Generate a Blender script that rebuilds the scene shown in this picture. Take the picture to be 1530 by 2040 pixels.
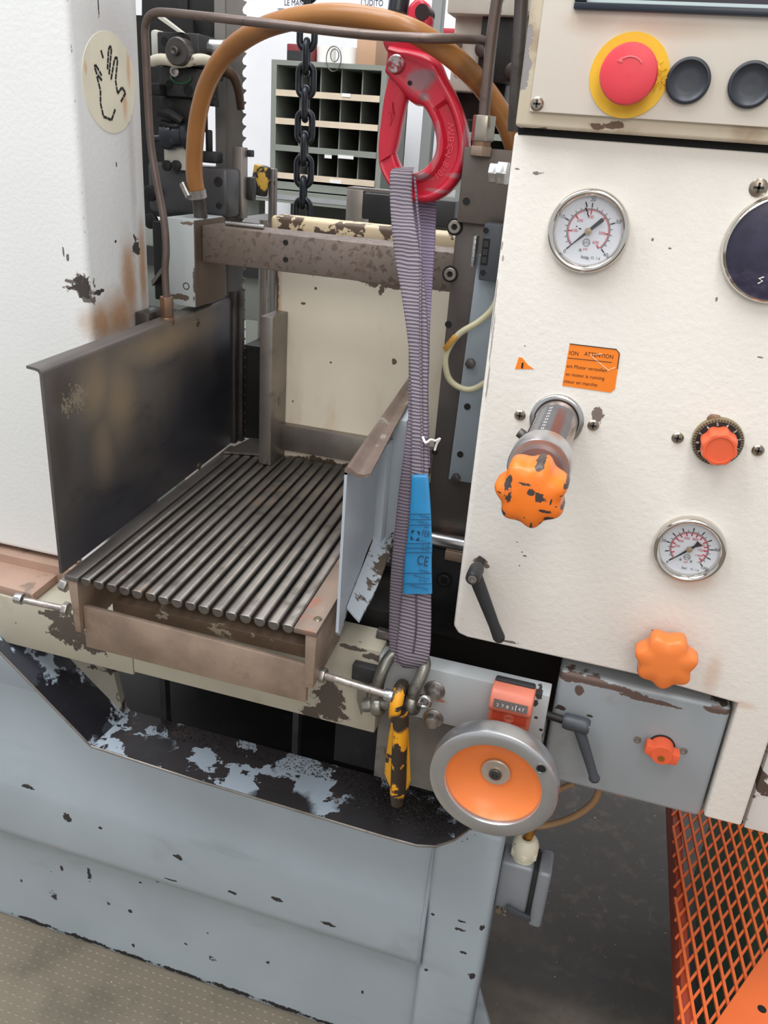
import bpy, bmesh, math, random
from mathutils import Vector, Matrix
random.seed(7)
for o in list(bpy.data.objects):
    bpy.data.objects.remove(o)
SC = bpy.context.scene
COL = SC.collection

# ---------------------------------------------------------------- camera
# Everything below is measured in millimetres from the camera station:
# x right along the machine front, y away from the photographer, z up.
EYE = 1250.0                       # camera height above the floor
FPX = 1650.0
YAW, PITCH, ROLL = (math.radians(a) for a in (14.86, 24.16, 4.49))
def _basis():
    cy, sy, cp, sp = math.cos(YAW), math.sin(YAW), math.cos(PITCH), math.sin(PITCH)
    f = Vector((-sy*cp, cy*cp, -sp)); r = Vector((cy, sy, 0)); u = r.cross(f)
    cr, sr = math.cos(ROLL), math.sin(ROLL)
    return r*cr+u*sr, -r*sr+u*cr, f
RGT, UPV, FWD = _basis()
cam = bpy.data.cameras.new('camera')
cam.sensor_fit = 'HORIZONTAL'; cam.sensor_width = 36.0
cam.lens = 36.0*FPX/1530.0
cam.clip_start = 0.02; cam.clip_end = 50
camo = bpy.data.objects.new('camera', cam); COL.objects.link(camo)
camo.matrix_world = Matrix(((RGT.x, UPV.x, -FWD.x, 0), (RGT.y, UPV.y, -FWD.y, 0), (RGT.z, UPV.z, -FWD.z, EYE/1000), (0, 0, 0, 1)))
SC.camera = camo

# ---------------------------------------------------------------- light
SC.view_settings.view_transform = 'Standard'
SC.view_settings.look = 'None'
SC.view_settings.gamma = 1.0
SC.view_settings.exposure = 0.0
SC.view_settings.use_curve_mapping = False
wd = bpy.data.worlds.new('workshop_daylight'); SC.world = wd; wd.use_nodes = True
bg = wd.node_tree.nodes['Background']
bg.inputs[0].default_value = (0.93, 0.965, 1.0, 1); bg.inputs[1].default_value = 0.70
def area(name, loc, target, sx, sy, power, col):
    l = bpy.data.lights.new(name, 'AREA'); l.shape = 'RECTANGLE'; l.size = sx; l.size_y = sy
    l.energy = power; l.color = col
    o = bpy.data.objects.new(name, l); COL.objects.link(o); o.location = loc
    o.rotation_euler = (Vector(target)-Vector(loc)).to_track_quat('-Z', 'Y').to_euler()
    return o
for sx in (-2.6, -1.2, 0.2):
    area('skylight_lamp', (sx, -0.2, 4.1), (sx*0.5-0.2, 0.7, 0.9), 0.6, 2.6, 56, (0.95, 0.98, 1.0))
area('front_fill_light', (0.5, -2.2, 2.6), (-0.2, 0.9, 0.9), 1.6, 1.2, 30, (1.0, 0.90, 0.80))  # unseen warm fill added behind the camera to brighten the recess
area('back_wall_fill_light', (-0.9, 2.0, 3.6), (-1.0, 2.6, 0.8), 1.8, 1.0, 36, (1.0, 0.97, 0.95))  # unseen fill added to light the back wall

# ---------------------------------------------------------------- helpers
def ray(px, py):
    return RGT*((px-765)/FPX) + UPV*(-(py-1020)/FPX) + FWD
def PY(px, py, Y):
    d = ray(px, py); return d*(Y/d.y)
def PZ(px, py, Z):
    d = ray(px, py); return d*(Z/d.z)
def PX(px, py, X):
    d = ray(px, py); return d*(X/d.x)
def Wm(p):
    return Vector((p[0]/1000.0, p[1]/1000.0, (p[2]+EYE)/1000.0))
def V(*a):
    return Vector(a)
BASE = {}
def tag(o, label=None, cat=None, group=None, kind=None):
    if label: o['label'] = label
    if cat: o['category'] = cat
    if group: o['group'] = group
    if kind: o['kind'] = kind
    return o
def thing(name, label, cat, base, group=None):
    o = bpy.data.objects.new(name, None); COL.objects.link(o)
    o.empty_display_size = 0.02
    o.location = Wm(base); BASE[o.name] = Wm(base)
    return tag(o, label, cat, group)
def perp(d):
    d = Vector(d).normalized()
    a = Vector((0, 0, 1)) if abs(d.z) < 0.9 else Vector((1, 0, 0))
    u = d.cross(a).normalized(); v = d.cross(u).normalized()
    return d, u, v
def catmull(pts, k=8):
    pts = [Vector(p) for p in pts]
    if len(pts) < 3: return pts
    P = [2*pts[0]-pts[1]] + pts + [2*pts[-1]-pts[-2]]
    out = []
    for i in range(1, len(P)-2):
        a, b, c, d = P[i-1], P[i], P[i+1], P[i+2]
        for j in range(k):
            t = j/k
            out.append(0.5*((2*b)+(c-a)*t+(2*a-5*b+4*c-d)*t*t+(3*b-a-3*c+d)*t**3))
    out.append(pts[-1]); return out
class MB:
    def __init__(s): s.v = []; s.f = []
    def add(s, vs, fs):
        n = len(s.v); s.v += [Vector(v) for v in vs]; s.f += [[i+n for i in f] for f in fs]; return s
    def hexa(s, p):       # p: bottom 4, top 4
        return s.add(p, [(3, 2, 1, 0), (4, 5, 6, 7), (0, 1, 5, 4), (1, 2, 6, 5), (2, 3, 7, 6), (3, 0, 4, 7)])
    def box(s, x0, x1, y0, y1, z0, z1):
        return s.hexa([(x0, y0, z0), (x1, y0, z0), (x1, y1, z0), (x0, y1, z0), (x0, y0, z1), (x1, y0, z1), (x1, y1, z1), (x0, y1, z1)])
    def prism(s, poly, vec):
        n = len(poly); vec = Vector(vec); a = [Vector(p) for p in poly]; b = [p+vec for p in a]
        fs = [list(range(n))[::-1], list(range(n, 2*n))]
        fs += [(i, (i+1) % n, n+(i+1) % n, n+i) for i in range(n)]
        return s.add(a+b, fs)
    def lathe(s, o, ax, prof, n=40, a0=0.0, a1=2*math.pi):
        d, u, v = perp(ax); o = Vector(o); full = abs(a1-a0) > 6.28
        vs = []; fs = []; m = n if full else n+1
        for r, h in prof:
            for i in range(m):
                t = a0+(a1-a0)*i/n
                vs.append(o+d*h+(u*math.cos(t)+v*math.sin(t))*max(r, 1e-4))
        for k in range(len(prof)-1):
            for i in range(n):
                j = (i+1) % m
                fs.append((k*m+i, k*m+j, (k+1)*m+j, (k+1)*m+i))
        return s.add(vs, fs)
    def cyl(s, p0, p1, r, r1=None, n=20):
        p0 = Vector(p0); p1 = Vector(p1); L = (p1-p0).length
        r1 = r if r1 is None else r1
        d, u, v = perp(p1-p0); vs = []
        for p, q in ((p0, r), (p1, r1)):
            vs += [p+(u*math.cos(2*math.pi*i/n)+v*math.sin(2*math.pi*i/n))*q for i in range(n)]
        fs = [(i, (i+1) % n, n+(i+1) % n, n+i) for i in range(n)]
        fs += [list(range(n))[::-1], list(range(n, 2*n))]
        return s.add(vs, fs)
    def tube(s, pts, r, n=12, smooth=0, closed=False):
        pts = catmull(pts, smooth) if smooth else [Vector(p) for p in pts]
        m = len(pts); rs = r if isinstance(r, (list, tuple)) else None
        tans = []
        for i in range(m):
            if closed: t = pts[(i+1) % m]-pts[i-1]
            else: t = pts[min(i+1, m-1)]-pts[max(i-1, 0)]
            tans.append(t.normalized())
        d, u, v = perp(tans[0]); vs = []
        for i in range(m):
            t = tans[i]; u = (u-t*u.dot(t)).normalized(); v = t.cross(u)
            rr = r if rs is None else rs[0]+(rs[1]-rs[0])*i/(m-1)
            vs += [pts[i]+(u*math.cos(2*math.pi*k/n)+v*math.sin(2*math.pi*k/n))*rr for k in range(n)]
        fs = []
        for i in range(m if closed else m-1):
            j = (i+1) % m
            for k in range(n):
                fs.append((i*n+k, i*n+(k+1) % n, j*n+(k+1) % n, j*n+k))
        if not closed:
            fs += [list(range(n))[::-1], [(m-1)*n+k for k in range(n)]]
        return s.add(vs, fs)
    def loft(s, rings, cap=True):
        n = len(rings[0]); vs = []; fs = []
        for r in rings: vs += list(r)
        for i in range(len(rings)-1):
            for k in range(n):
                fs.append((i*n+k, i*n+(k+1) % n, (i+1)*n+(k+1) % n, (i+1)*n+k))
        if cap: fs += [list(range(n))[::-1], [(len(rings)-1)*n+k for k in range(n)]]
        return s.add(vs, fs)
    def hexnut(s, p0, p1, r, rot=0.0, hole=0):
        p0 = Vector(p0); p1 = Vector(p1); d, u, v = perp(p1-p0); vs = []
        for p in (p0, p1):
            vs += [p+(u*math.cos(math.pi/3*i+rot)+v*math.sin(math.pi/3*i+rot))*r for i in range(6)]
        fs = [(i, (i+1) % 6, 6+(i+1) % 6, 6+i) for i in range(6)]+[[5, 4, 3, 2, 1, 0], [6, 7, 8, 9, 10, 11]]
        return s.add(vs, fs)
    def star(s, o, ax, R, rings, lobes=7, amp=0.10, n=112, rot=0.0):
        d, u, v = perp(ax); o = Vector(o); rr = []
        for sc, h, am in rings:
            ring = []
            for i in range(n):
                t = 2*math.pi*i/n
                w = math.cos(lobes*(t+rot)); w = (0.5+0.5*w)**1.0*2-1
                q = R*sc*(1-am+am*w)
                ring.append(o+d*h+(u*math.cos(t)+v*math.sin(t))*q)
            rr.append(ring)
        return s.loft(rr)
    def ico(s, c, r, sub=1, sc=(1, 1, 1)):
        b = bmesh.new(); bmesh.ops.create_icosphere(b, subdivisions=sub, radius=1.0)
        b.verts.ensure_lookup_table()
        vs = [Vector(c)+Vector((q.co.x*sc[0], q.co.y*sc[1], q.co.z*sc[2]))*r for q in b.verts]
        fs = [[q.index for q in f.verts] for f in b.faces]; b.free()
        return s.add(vs, fs)
    def mesh(s, name, base, bevel=0, seg=2, smooth=35, recalc=True):
        me = bpy.data.meshes.new(name)
        me.from_pydata([Wm(p)-base for p in s.v], [], s.f)
        b = bmesh.new(); b.from_mesh(me)
        if recalc: bmesh.ops.recalc_face_normals(b, faces=b.faces)
        if bevel:
            es = [e for e in b.edges if len(e.link_faces) == 2 and e.calc_face_angle(0) > math.radians(35)]
            if es:
                bmesh.ops.bevel(b, geom=es, offset=bevel/1000.0, segments=seg, profile=0.5, affect='EDGES', clamp_overlap=True)
        b.to_mesh(me); b.free()
        if smooth:
            me.polygons.foreach_set('use_smooth', [True]*len(me.polygons))
            me.set_sharp_from_angle(angle=math.radians(smooth))
        me.update()
        return me
    def build(s, name, m, parent=None, bevel=0, seg=2, smooth=35, label=None, recalc=True, base=None):
        bs = BASE[parent.name] if parent is not None else (Wm(base) if base is not None else Vector((0, 0, 0)))
        me = s.mesh(name, bs, bevel, seg, smooth, recalc)
        me.materials.append(m)
        o = bpy.data.objects.new(name, me); COL.objects.link(o)
        if parent is not None: o.parent = parent
        else: o.location = bs
        BASE[o.name] = bs
        if label: o['label'] = label
        return o
def inst(name, me, parent, off, rot=None):
    o = bpy.data.objects.new(name, me); COL.objects.link(o); o.parent = parent
    o.location = Vector(off)/1000.0
    if rot: o.rotation_euler = rot
    BASE[o.name] = BASE[parent.name]
    return o
def text(name, body, p, size, m, parent, right=(1, 0, 0), up=(0, 0, 1), ext=0.12, align='CENTER', squeeze=1.0, label=None, shear=0.0):
    cu = bpy.data.curves.new(name, 'FONT'); cu.body = body; cu.size = 1.0; cu.align_x = align; cu.align_y = 'CENTER'
    cu.extrude = 0.0; cu.resolution_u = 3; cu.shear = shear
    t = bpy.data.objects.new(name, cu); COL.objects.link(t)
    me = bpy.data.meshes.new_from_object(t)
    bpy.data.objects.remove(t); bpy.data.curves.remove(cu)
    R = Vector(right).normalized(); U = Vector(up); U = (U-R*U.dot(R)).normalized(); N = R.cross(U)
    base = BASE[parent.name]; p = Vector(p)
    b = bmesh.new(); b.from_mesh(me)
    for q in b.verts:
        c = q.co.copy()
        q.co = Wm(p+R*(c.x*size*squeeze)+U*(c.y*size)+N*ext)-base
    b.to_mesh(me); b.free()
    me.name = name; me.materials.clear(); me.materials.append(m)
    o = bpy.data.objects.new(name, me); COL.objects.link(o); o.parent = parent; BASE[o.name] = base
    if label: o['label'] = label
    return o

# ---------------------------------------------------------------- materials
def lin(c):
    out = []
    for q in c:
        q = q/255.0
        out.append(q/12.92 if q <= 0.04045 else ((q+0.055)/1.055)**2.4)
    return (out[0], out[1], out[2], 1.0)
MATS = {}
def mat(name, col, rough=0.5, metal=0.0, var=0.0, vscale=9.0, bump=0.0, bscale=300.0, layers=(), spec=0.5, stretch=None, emit=0):
    m = bpy.data.materials.new(name); m.use_nodes = True; nt = m.node_tree; N = nt.nodes; L = nt.links
    b = N['Principled BSDF']
    b.inputs['Metallic'].default_value = metal; b.inputs['Roughness'].default_value = rough
    b.inputs['Specular IOR Level'].default_value = spec
    geo = N.new('ShaderNodeNewGeometry'); pos = geo.outputs['Position']
    def scaled(st):
        q = N.new('ShaderNodeVectorMath'); q.operation = 'MULTIPLY'; L.new(pos, q.inputs[0]); q.inputs[1].default_value = st
        return q.outputs[0]
    def noise(sc, det=4.0, dist=0.0, st=None, ro=0.55):
        n = N.new('ShaderNodeTexNoise'); L.new(scaled(st) if st else pos, n.inputs['Vector'])
        n.inputs['Scale'].default_value = sc; n.inputs['Detail'].default_value = det
        n.inputs['Roughness'].default_value = ro; n.inputs['Distortion'].default_value = dist
        return n
    def mixc(f, a, c):
        q = N.new('ShaderNodeMix'); q.data_type = 'RGBA'
        if hasattr(f, 'is_output'): L.new(f, q.inputs[0])
        else: q.inputs[0].default_value = f
        for i, x in ((6, a), (7, c)):
            if hasattr(x, 'is_output'): L.new(x, q.inputs[i])
            else: q.inputs[i].default_value = x
        return q.outputs[2]
    def mixf(f, a, c):
        q = N.new('ShaderNodeMix'); q.data_type = 'FLOAT'; L.new(f, q.inputs[0])
        for i, x in ((2, a), (3, c)):
            if hasattr(x, 'is_output'): L.new(x, q.inputs[i])
            else: q.inputs[i].default_value = x
        return q.outputs[0]
    def rng(x, lo, hi, a=0.0, c=1.0):
        q = N.new('ShaderNodeMapRange'); q.interpolation_type = 'SMOOTHSTEP'; L.new(x, q.inputs[0])
        q.inputs[1].default_value = lo; q.inputs[2].default_value = hi; q.inputs[3].default_value = a; q.inputs[4].default_value = c
        return q.outputs[0]
    def mth(op, a, c):
        q = N.new('ShaderNodeMath'); q.operation = op
        for i, x in enumerate((a, c)):
            if hasattr(x, 'is_output'): L.new(x, q.inputs[i])
            else: q.inputs[i].default_value = x
        return q.outputs[0]
    c0 = lin(col); cur = c0; rcur = rough; mcur = metal; height = None
    if var:
        n = noise(vscale, 5.0, 0.2, stretch)
        f = rng(n.outputs[0], 0.3, 0.7)
        dk = tuple(x*(1-var) for x in c0[:3])+(1,); lt = tuple(min(1, x*(1+var)) for x in c0[:3])+(1,)
        cur = mixc(f, dk, lt)
    for ly in layers:
        k = ly[0]
        if k == 'noise':      # ('noise', col, scale, lo, hi, alpha, rough, metal, stretch)
            n = noise(ly[2], 6.0, 0.3, ly[8] if len(ly) > 8 else None, 0.6)
            f = rng(n.outputs[0], ly[3], ly[4], 0.0, ly[5]); dep = ly[5] > 0.85
            rr, mm = ly[6], ly[7]
        elif k == 'blob':     # ('blob', col, [(c, r)], soft, ragged, alpha, rough, metal, nscale)
            ns = noise(ly[8] if len(ly) > 8 else 60.0, 5.0, 0.0, None, 0.65)
            off = N.new('ShaderNodeVectorMath'); off.operation = 'SUBTRACT'; L.new(ns.outputs[1], off.inputs[0]); off.inputs[1].default_value = (0.5, 0.5, 0.5)
            sc = N.new('ShaderNodeVectorMath'); sc.operation = 'SCALE'; L.new(off.outputs[0], sc.inputs[0]); sc.inputs['Scale'].default_value = ly[4]*(2.4 if ly[3] < 0.3 else 1.0)
            best = None
            for c, r in ly[2]:
                s1 = N.new('ShaderNodeVectorMath'); s1.operation = 'SUBTRACT'; L.new(pos, s1.inputs[0]); s1.inputs[1].default_value = Wm(c)
                s2 = N.new('ShaderNodeVectorMath'); s2.operation = 'DIVIDE'; L.new(s1.outputs[0], s2.inputs[0]); s2.inputs[1].default_value = [q/1000.0 for q in r]
                s3 = N.new('ShaderNodeVectorMath'); s3.operation = 'ADD'; L.new(s2.outputs[0], s3.inputs[0]); L.new(sc.outputs[0], s3.inputs[1])
                s4 = N.new('ShaderNodeVectorMath'); s4.operation = 'LENGTH'; L.new(s3.outputs[0], s4.inputs[0])
                best = s4.outputs['Value'] if best is None else mth('MINIMUM', best, s4.outputs['Value'])
            f = rng(best, 1.0-ly[3], 1.0+ly[3]*0.2, ly[5], 0.0); dep = ly[5] > 0.85 and ly[3] < 0.3
            rr, mm = ly[6], ly[7]
        elif k == 'wave':     # ('wave', col, dir(vec), period_mm, lo, hi, alpha, bumpdepth)
            dt = N.new('ShaderNodeVectorMath'); dt.operation = 'DOT_PRODUCT'; L.new(pos, dt.inputs[0]); dt.inputs[1].default_value = Vector(ly[2]).normalized()
            n = noise(45.0, 2.0)
            a = mth('ADD', dt.outputs['Value'], mth('MULTIPLY', n.outputs[0], 0.004))
            sn = N.new('ShaderNodeMath'); sn.operation = 'SINE'; L.new(mth('MULTIPLY', a, 2*math.pi*1000.0/ly[3]), sn.inputs[0])
            f = rng(sn.outputs[0], ly[4], ly[5], 0.0, ly[6]); dep = False; rr, mm = None, None
            height = sn.outputs[0]
        cur = mixc(f, cur, lin(ly[1]))
        if rr is not None: rcur = mixf(f, rcur, rr)
        if mm is not None and (mm != metal): mcur = mixf(f, mcur, mm)
        if dep:
            h2 = mth('SUBTRACT', 1.0, f)
            height = h2 if height is None else mth('ADD', height, h2)
    if hasattr(cur, 'is_output'): L.new(cur, b.inputs['Base Color'])
    else: b.inputs['Base Color'].default_value = cur
    if hasattr(rcur, 'is_output'): L.new(rcur, b.inputs['Roughness'])
    if hasattr(mcur, 'is_output'): L.new(mcur, b.inputs['Metallic'])
    if bump or height is not None:
        tot = None
        if bump:
            n = noise(bscale, 3.0)
            tot = mth('MULTIPLY', n.outputs[0], bump)
        if height is not None:
            hh = mth('MULTIPLY', height, 0.35)
            tot = hh if tot is None else mth('ADD', tot, hh)
        bp = N.new('ShaderNodeBump'); L.new(tot, bp.inputs['Height']); bp.inputs['Strength'].default_value = 0.6; bp.inputs['Distance'].default_value = 0.001
        L.new(bp.outputs[0], b.inputs['Normal'])
    if emit:
        b.inputs['Emission Color'].default_value = c0; b.inputs['Emission Strength'].default_value = emit
    MATS[name] = m
    return m
def spots(Y, lst):
    """chip centres given as (px, py, rx, rz) on the plane y = Y; radii in mm"""
    return [(PY(q[0], q[1], Y), (q[2], q[4] if len(q) > 4 else 25.0, q[3])) for q in lst]

DARKCHIP = (62, 56, 54)
YP = 750.0      # front of the control cabinet
YB = 735.0      # front of the cream bed beam
YL = 800.0      # front of the left cabinet
XL = -566.0     # right flank of the left cabinet
ZF = -EYE       # floor
def skew(X0, Y): return X0-0.055*(Y-640.0)

# ---- shared materials
steel = mat('worn_steel', (142, 135, 129), 0.42, 0.85, 0.18, 14, 0.15, 400, [('noise', (92, 72, 60), 30, .55, .72, .6, .6, .5)])
steel_dark = mat('dark_oiled_steel', (92, 88, 86), 0.40, 0.75, 0.2, 12, 0.15, 300, [('noise', (50, 42, 38), 22, .5, .7, .6, .5, .5)])
rod_steel = mat('ground_rod_steel', (124, 119, 114), 0.42, 0.9, 0.15, 20, 0.1, 500, [('noise', (70, 62, 56), 26, .5, .7, .7, .5, .7), ('noise', (112, 82, 56), 16, .62, .72, .5, .6, .4)])
bright = mat('bright_steel', (196, 196, 196), 0.22, 1.0, 0.05, 30)
alu = mat('turned_aluminium', (200, 201, 203), 0.30, 0.9, 0.04, 40, 0.05, 500, [('noise', (150, 140, 130), 90, .66, .72, .5, .5, .6)])
zinc = mat('zinc_bolt', (172, 167, 162), 0.35, 0.9, 0.2, 60)
rusty = mat('rusty_brown_steel', (156, 136, 120), 0.5, 0.5, 0.22, 18, 0.2, 250, [('noise', (122, 100, 86), 40, .55, .68, .5, .6, .3), ('noise', (170, 158, 145), 120, .68, .74, .6, .4, .6)])
pitted = mat('pitted_bar_steel', (132, 120, 112), 0.5, 0.6, 0.12, 12, 0.3, 300, [('noise', (90, 72, 60), 130, .52, .62, .75, .6, .3), ('noise', (104, 88, 76), 12, .5, .7, .5, .5, .5)])
black_plastic = mat('black_plastic', (38, 38, 40), 0.42, 0, 0.08, 40, 0.2, 500)
slate_plastic = mat('slate_plastic', (62, 66, 72), 0.45, 0, 0.06, 40, 0.15, 500)
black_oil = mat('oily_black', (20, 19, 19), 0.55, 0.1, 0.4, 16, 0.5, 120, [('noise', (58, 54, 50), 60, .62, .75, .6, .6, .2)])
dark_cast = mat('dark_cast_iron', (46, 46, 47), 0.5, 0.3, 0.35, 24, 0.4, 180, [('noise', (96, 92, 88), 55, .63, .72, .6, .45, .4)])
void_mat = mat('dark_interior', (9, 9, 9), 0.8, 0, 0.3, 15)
orange_pl = mat('orange_plastic', (238, 132, 66), 0.36, 0, 0.05, 10, 0.05, 300)
orange_red = mat('orange_red_plastic', (226, 96, 58), 0.42, 0, 0.05, 15)
brick_pl = mat('brick_orange_plastic', (206, 116, 94), 0.45, 0, 0.05, 15)
blk = mat('print_black', (22, 22, 24), 0.6)
redp = mat('print_red', (196, 40, 52), 0.6)
whp = mat('print_white', (225, 225, 222), 0.6)
greyp = mat('print_grey', (130, 130, 130), 0.6)
screwm = mat('plated_screw', (158, 146, 132), 0.3, 0.9, 0.15, 80)

# ---- setting ------------------------------------------------------------
floor_mat = mat('workshop_floor', (112, 103, 92), 0.62, 0, 0.14, 3.0, 0.6, 90, [
    ('noise', (84, 76, 66), 5.0, .45, .65, .6, .7, 0),
    ('blob', (60, 57, 55), [((150, 1500, ZF), (520, 620, 300)), ((350, 2400, ZF), (900, 900, 300))], .35, .5, .95, .7, 0, 4.0),  # these two: oily floor with the shade under the machine painted in
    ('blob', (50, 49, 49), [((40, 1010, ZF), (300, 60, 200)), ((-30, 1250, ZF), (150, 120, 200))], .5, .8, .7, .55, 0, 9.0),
    ('blob', (170, 84, 58), [((150, 1560, ZF), (16, 10, 20)), ((175, 1500, ZF), (20, 12, 20))], .4, .8, .8, .7, 0, 40.0),
    ('noise', (92, 83, 74), 30, .50, .70, .55, .7, 0), ('noise', (48, 45, 44), 9, .52, .68, .5, .55, 0),
    ('noise', (176, 168, 155), 150, .685, .70, .8, .6, 0)])
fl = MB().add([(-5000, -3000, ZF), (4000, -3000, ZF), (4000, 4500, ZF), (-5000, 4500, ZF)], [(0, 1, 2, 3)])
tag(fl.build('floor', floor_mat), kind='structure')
mat_m = mat('ribbed_floor_plate', (128, 118, 102), 0.55, 0.15, 0.12, 5.0, 0.3, 120, [('noise', (92, 84, 74), 9.0, .5, .68, .6, .6, 0), ('noise', (205, 196, 180), 170, .70, .73, .8, .5, 0)])
g = thing('floor_plate', 'beige studded steel floor plate in front of the saw base', 'floor plate', (-600, 640, ZF))
MB().box(-1500, -120, 200, 802, ZF, ZF+4).build('sheet', mat_m, g, bevel=1)
st = MB()
for j in range(26):
    for i in range(62):
        x = -935+i*13.0+(6.5 if j % 2 else 0); y = 792-j*13.0
        if x > -150: continue
        c = V(x, y, ZF+4)
        st.add([c+V(-3.0, -1.7, 0), c+V(3.0, -1.7, 0), c+V(3.0, 1.7, 0), c+V(-3.0, 1.7, 0), c+V(0, 0, .7)], [(0, 1, 4), (1, 2, 4), (2, 3, 4), (3, 0, 4)])
tag(st.build('stud', mat_m, g, smooth=0, label='rows of small raised studs'), kind='stuff')
wall_mat = mat('whitewashed_wall', (226, 226, 230), 0.75, 0, 0.06, 3, 0.5, 60, [('noise', (150, 145, 142), 26, .70, .76, .5, .8, 0, (1, 1, 3))])
tag(MB().box(-5000, 2500, 3200, 3300, ZF, 2200).build('wall_back', wall_mat), kind='structure')

# ---- left cabinet --------------------------------------------------------
def sp(Y, *l): return spots(Y, l)
def big(Y, *l): return [(c, (r[0]*1.6, r[1], r[2]*1.5)) for c, r in spots(Y, l)]
def spx(X, l): return [(PX(a, b, X), (25.0, c, d)) for a, b, c, d in l]
lc_mat = mat('white_cabinet_paint', (226, 227, 226), 0.5, 0, 0.025, 4, 0.55, 210, [
    ('blob', (172, 124, 76), spx(XL, [(258, 570, 22, 75), (284, 530, 12, 70), (205, 640, 34, 30), (238, 630, 48, 40)]), .85, .8, .85, .5, 0, 22.0),
    ('blob', (196, 192, 190), spx(XL, [(262, 300, 8, 180), (225, 60, 60, 60), (268, 20, 12, 60)]), .8, .6, .55, .5, 0, 12.0),
    ('blob', (118, 108, 104), sp(YL, (164, 568, 11, 13, 12), (150, 575, 14, 2.2, 8), (140, 560, 7, 2, 8), (172, 590, 6, 9, 12), (126, 500, 1.2, 5, 8), (135, 513, 2, 4, 8)), .12, 1.3, 1, .6, .3, 90.0),
    ('blob', (58, 55, 55), [(V(XL-0.6, YL+0.6, z), (1.7, 2.6, r)) for z, r in ((112, 30), (62, 26), (18, 22), (-20, 20), (-46, 12), (-72, 6), (-98, 9), (-112, 5), (-140, 8), (-168, 4))], .2, .5, 1, .6, .3, 130.0),
    ('blob', (70, 64, 62), spx(XL, [(271, 492, 7, 11), (198, 582, 9, 3), (176, 575, 5, 12), (196, 15, 1.2, 12), (230, 480, 2, 2), (232, 328, 1.2, 2.5)]), .12, 1.2, 1, .6, .3, 110.0)])
g = thing('left_cabinet', 'tall white saw housing with round hand sticker on its flank', 'cabinet', (-700, 860, -530))
MB().box(-1100, XL, YL, 925, -522, 420).build('body', lc_mat, g, bevel=7, seg=4)
MB().box(-1090, XL-30, 814, 912, -545, -520).build('plinth', dark_cast, g)
# hand sticker on the flank (plane x = XL)
stk = mat('aged_sticker', (232, 226, 204), 0.6, 0, 0.05, 20, 0, 1, [('blob', (214, 160, 120), spx(XL, [(170, 135, 3, 8), (255, 135, 5, 26), (248, 210, 6, 20)]), .8, .8, .7, .6, 0, 60.0)])
ol = []
cs = PX(217, 165, XL)
e1 = PX(217, 63, XL); e2 = PX(217, 265, XL); e3 = PX(163, 158, XL); e4 = PX(270, 170, XL)
ry = (e4.y-e3.y)/2; rz = (e1.z-e2.z)/2; cy = (e4.y+e3.y)/2; cz = (e1.z+e2.z)/2
for i in range(72):
    t = 2*math.pi*i/72
    q = 1.0
    if -0.9 < math.sin(t) < -0.2 and math.cos(t) > 0: q = 0.97+0.04*random.random()
    elif math.cos(t) > 0.3: q = 0.99+0.02*random.random()
    ol.append(V(XL+0.5, cy+math.cos(t)*ry*q, cz+math.sin(t)*rz*q))
s = MB().prism(ol, (-0.8, 0, 0)).build('hand_sticker', stk, g, label='round cream sticker with dashed hand outline')
def strokes(px_lines, X, w, name, m, parent):
    mb = MB()
    for ln in px_lines:
        pts = [PX(a, b, X) for a, b in ln]
        for a, b in zip(pts[:-1], pts[1:]):
            d = (b-a); L = d.length
            if L < 0.2: continue
            d.normalize(); nrm = V(0, -d.z, d.y)*w/2
            k = max(1, int(L/5.5))
            for i in range(k):
                p = a+d*(L*i/k); q = a+d*(L*(i+0.86)/k)
                mb.prism([p-nrm, q-nrm, q+nrm, p+nrm], (0.25, 0, 0))
    return mb.build(name, m, parent, smooth=0)
hand = [[(203, 160), (193, 148), (188, 133), (190, 129), (198, 142), (203, 152)], [(201, 100), (206, 118)],
        [(214, 138), (216, 100), (219, 91), (222, 97), (217, 150)], [(221, 158), (228, 118), (232, 113), (234, 120), (230, 160), (234, 186)],
        [(234, 186), (243, 174), (250, 185), (240, 204)], [(193, 152), (200, 180), (200, 205), (206, 232), (222, 239), (230, 216)]]
strokes(hand, XL+0.6, 2.6, 'hand_outline', blk, s)

# ---- machine base -------------------------------------------------------
base_mat = mat('blue_grey_base_paint', (160, 170, 177), 0.42, 0, 0.05, 5, 0.12, 160, [
    ('noise', (128, 136, 140), 4.0, .55, .75, .5, .5, 0, (1, 1, 3)),
    ('blob', (58, 56, 56), big(790, (141, 1620, 5, 6), (62, 1562, 8, 2), (207, 1641, 2.5, 1.6), (362, 1698, 5, 3), (345, 1742, 8, 1.2), (470, 1768, 5, 2), (556, 1781, 7, 2.6), (657, 1829, 9, 2.6), (165, 1757, 3, 11), (110, 1745, 2.5, 4), (95, 1800, 5, 8), (205, 1816, 3, 2.5), (248, 1832, 2.5, 3.5), (30, 1770, 2, 2.5), (88, 1752, 2, 2), (305, 1772, 2, 1.5), (268, 1774, 3, 1.2), (414, 1928, 5, 4), (525, 1935, 2.5, 4), (360, 1897, 2, 2), (255, 1900, 2.5, 3), (715, 1995, 2, 3), (920, 1825, 4, 2), (918, 1842, 4.5, 2), (925, 1888, 3.5, 2), (853, 1922, 2, 2), (962, 1838, 2, 4), (942, 1935, 3, 5), (865, 1812, 2, 1.6), (404, 1876, 2, 1.5)), .12, 1.1, 1, .6, .3, 120.0),
    ('blob', (52, 50, 50), [((-760+90*k, 806, ZF+3+random.random()*4), (34+20*random.random(), 12, 5)) for k in range(8)], .15, 1.2, 1, .6, .2, 70.0)])
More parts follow.
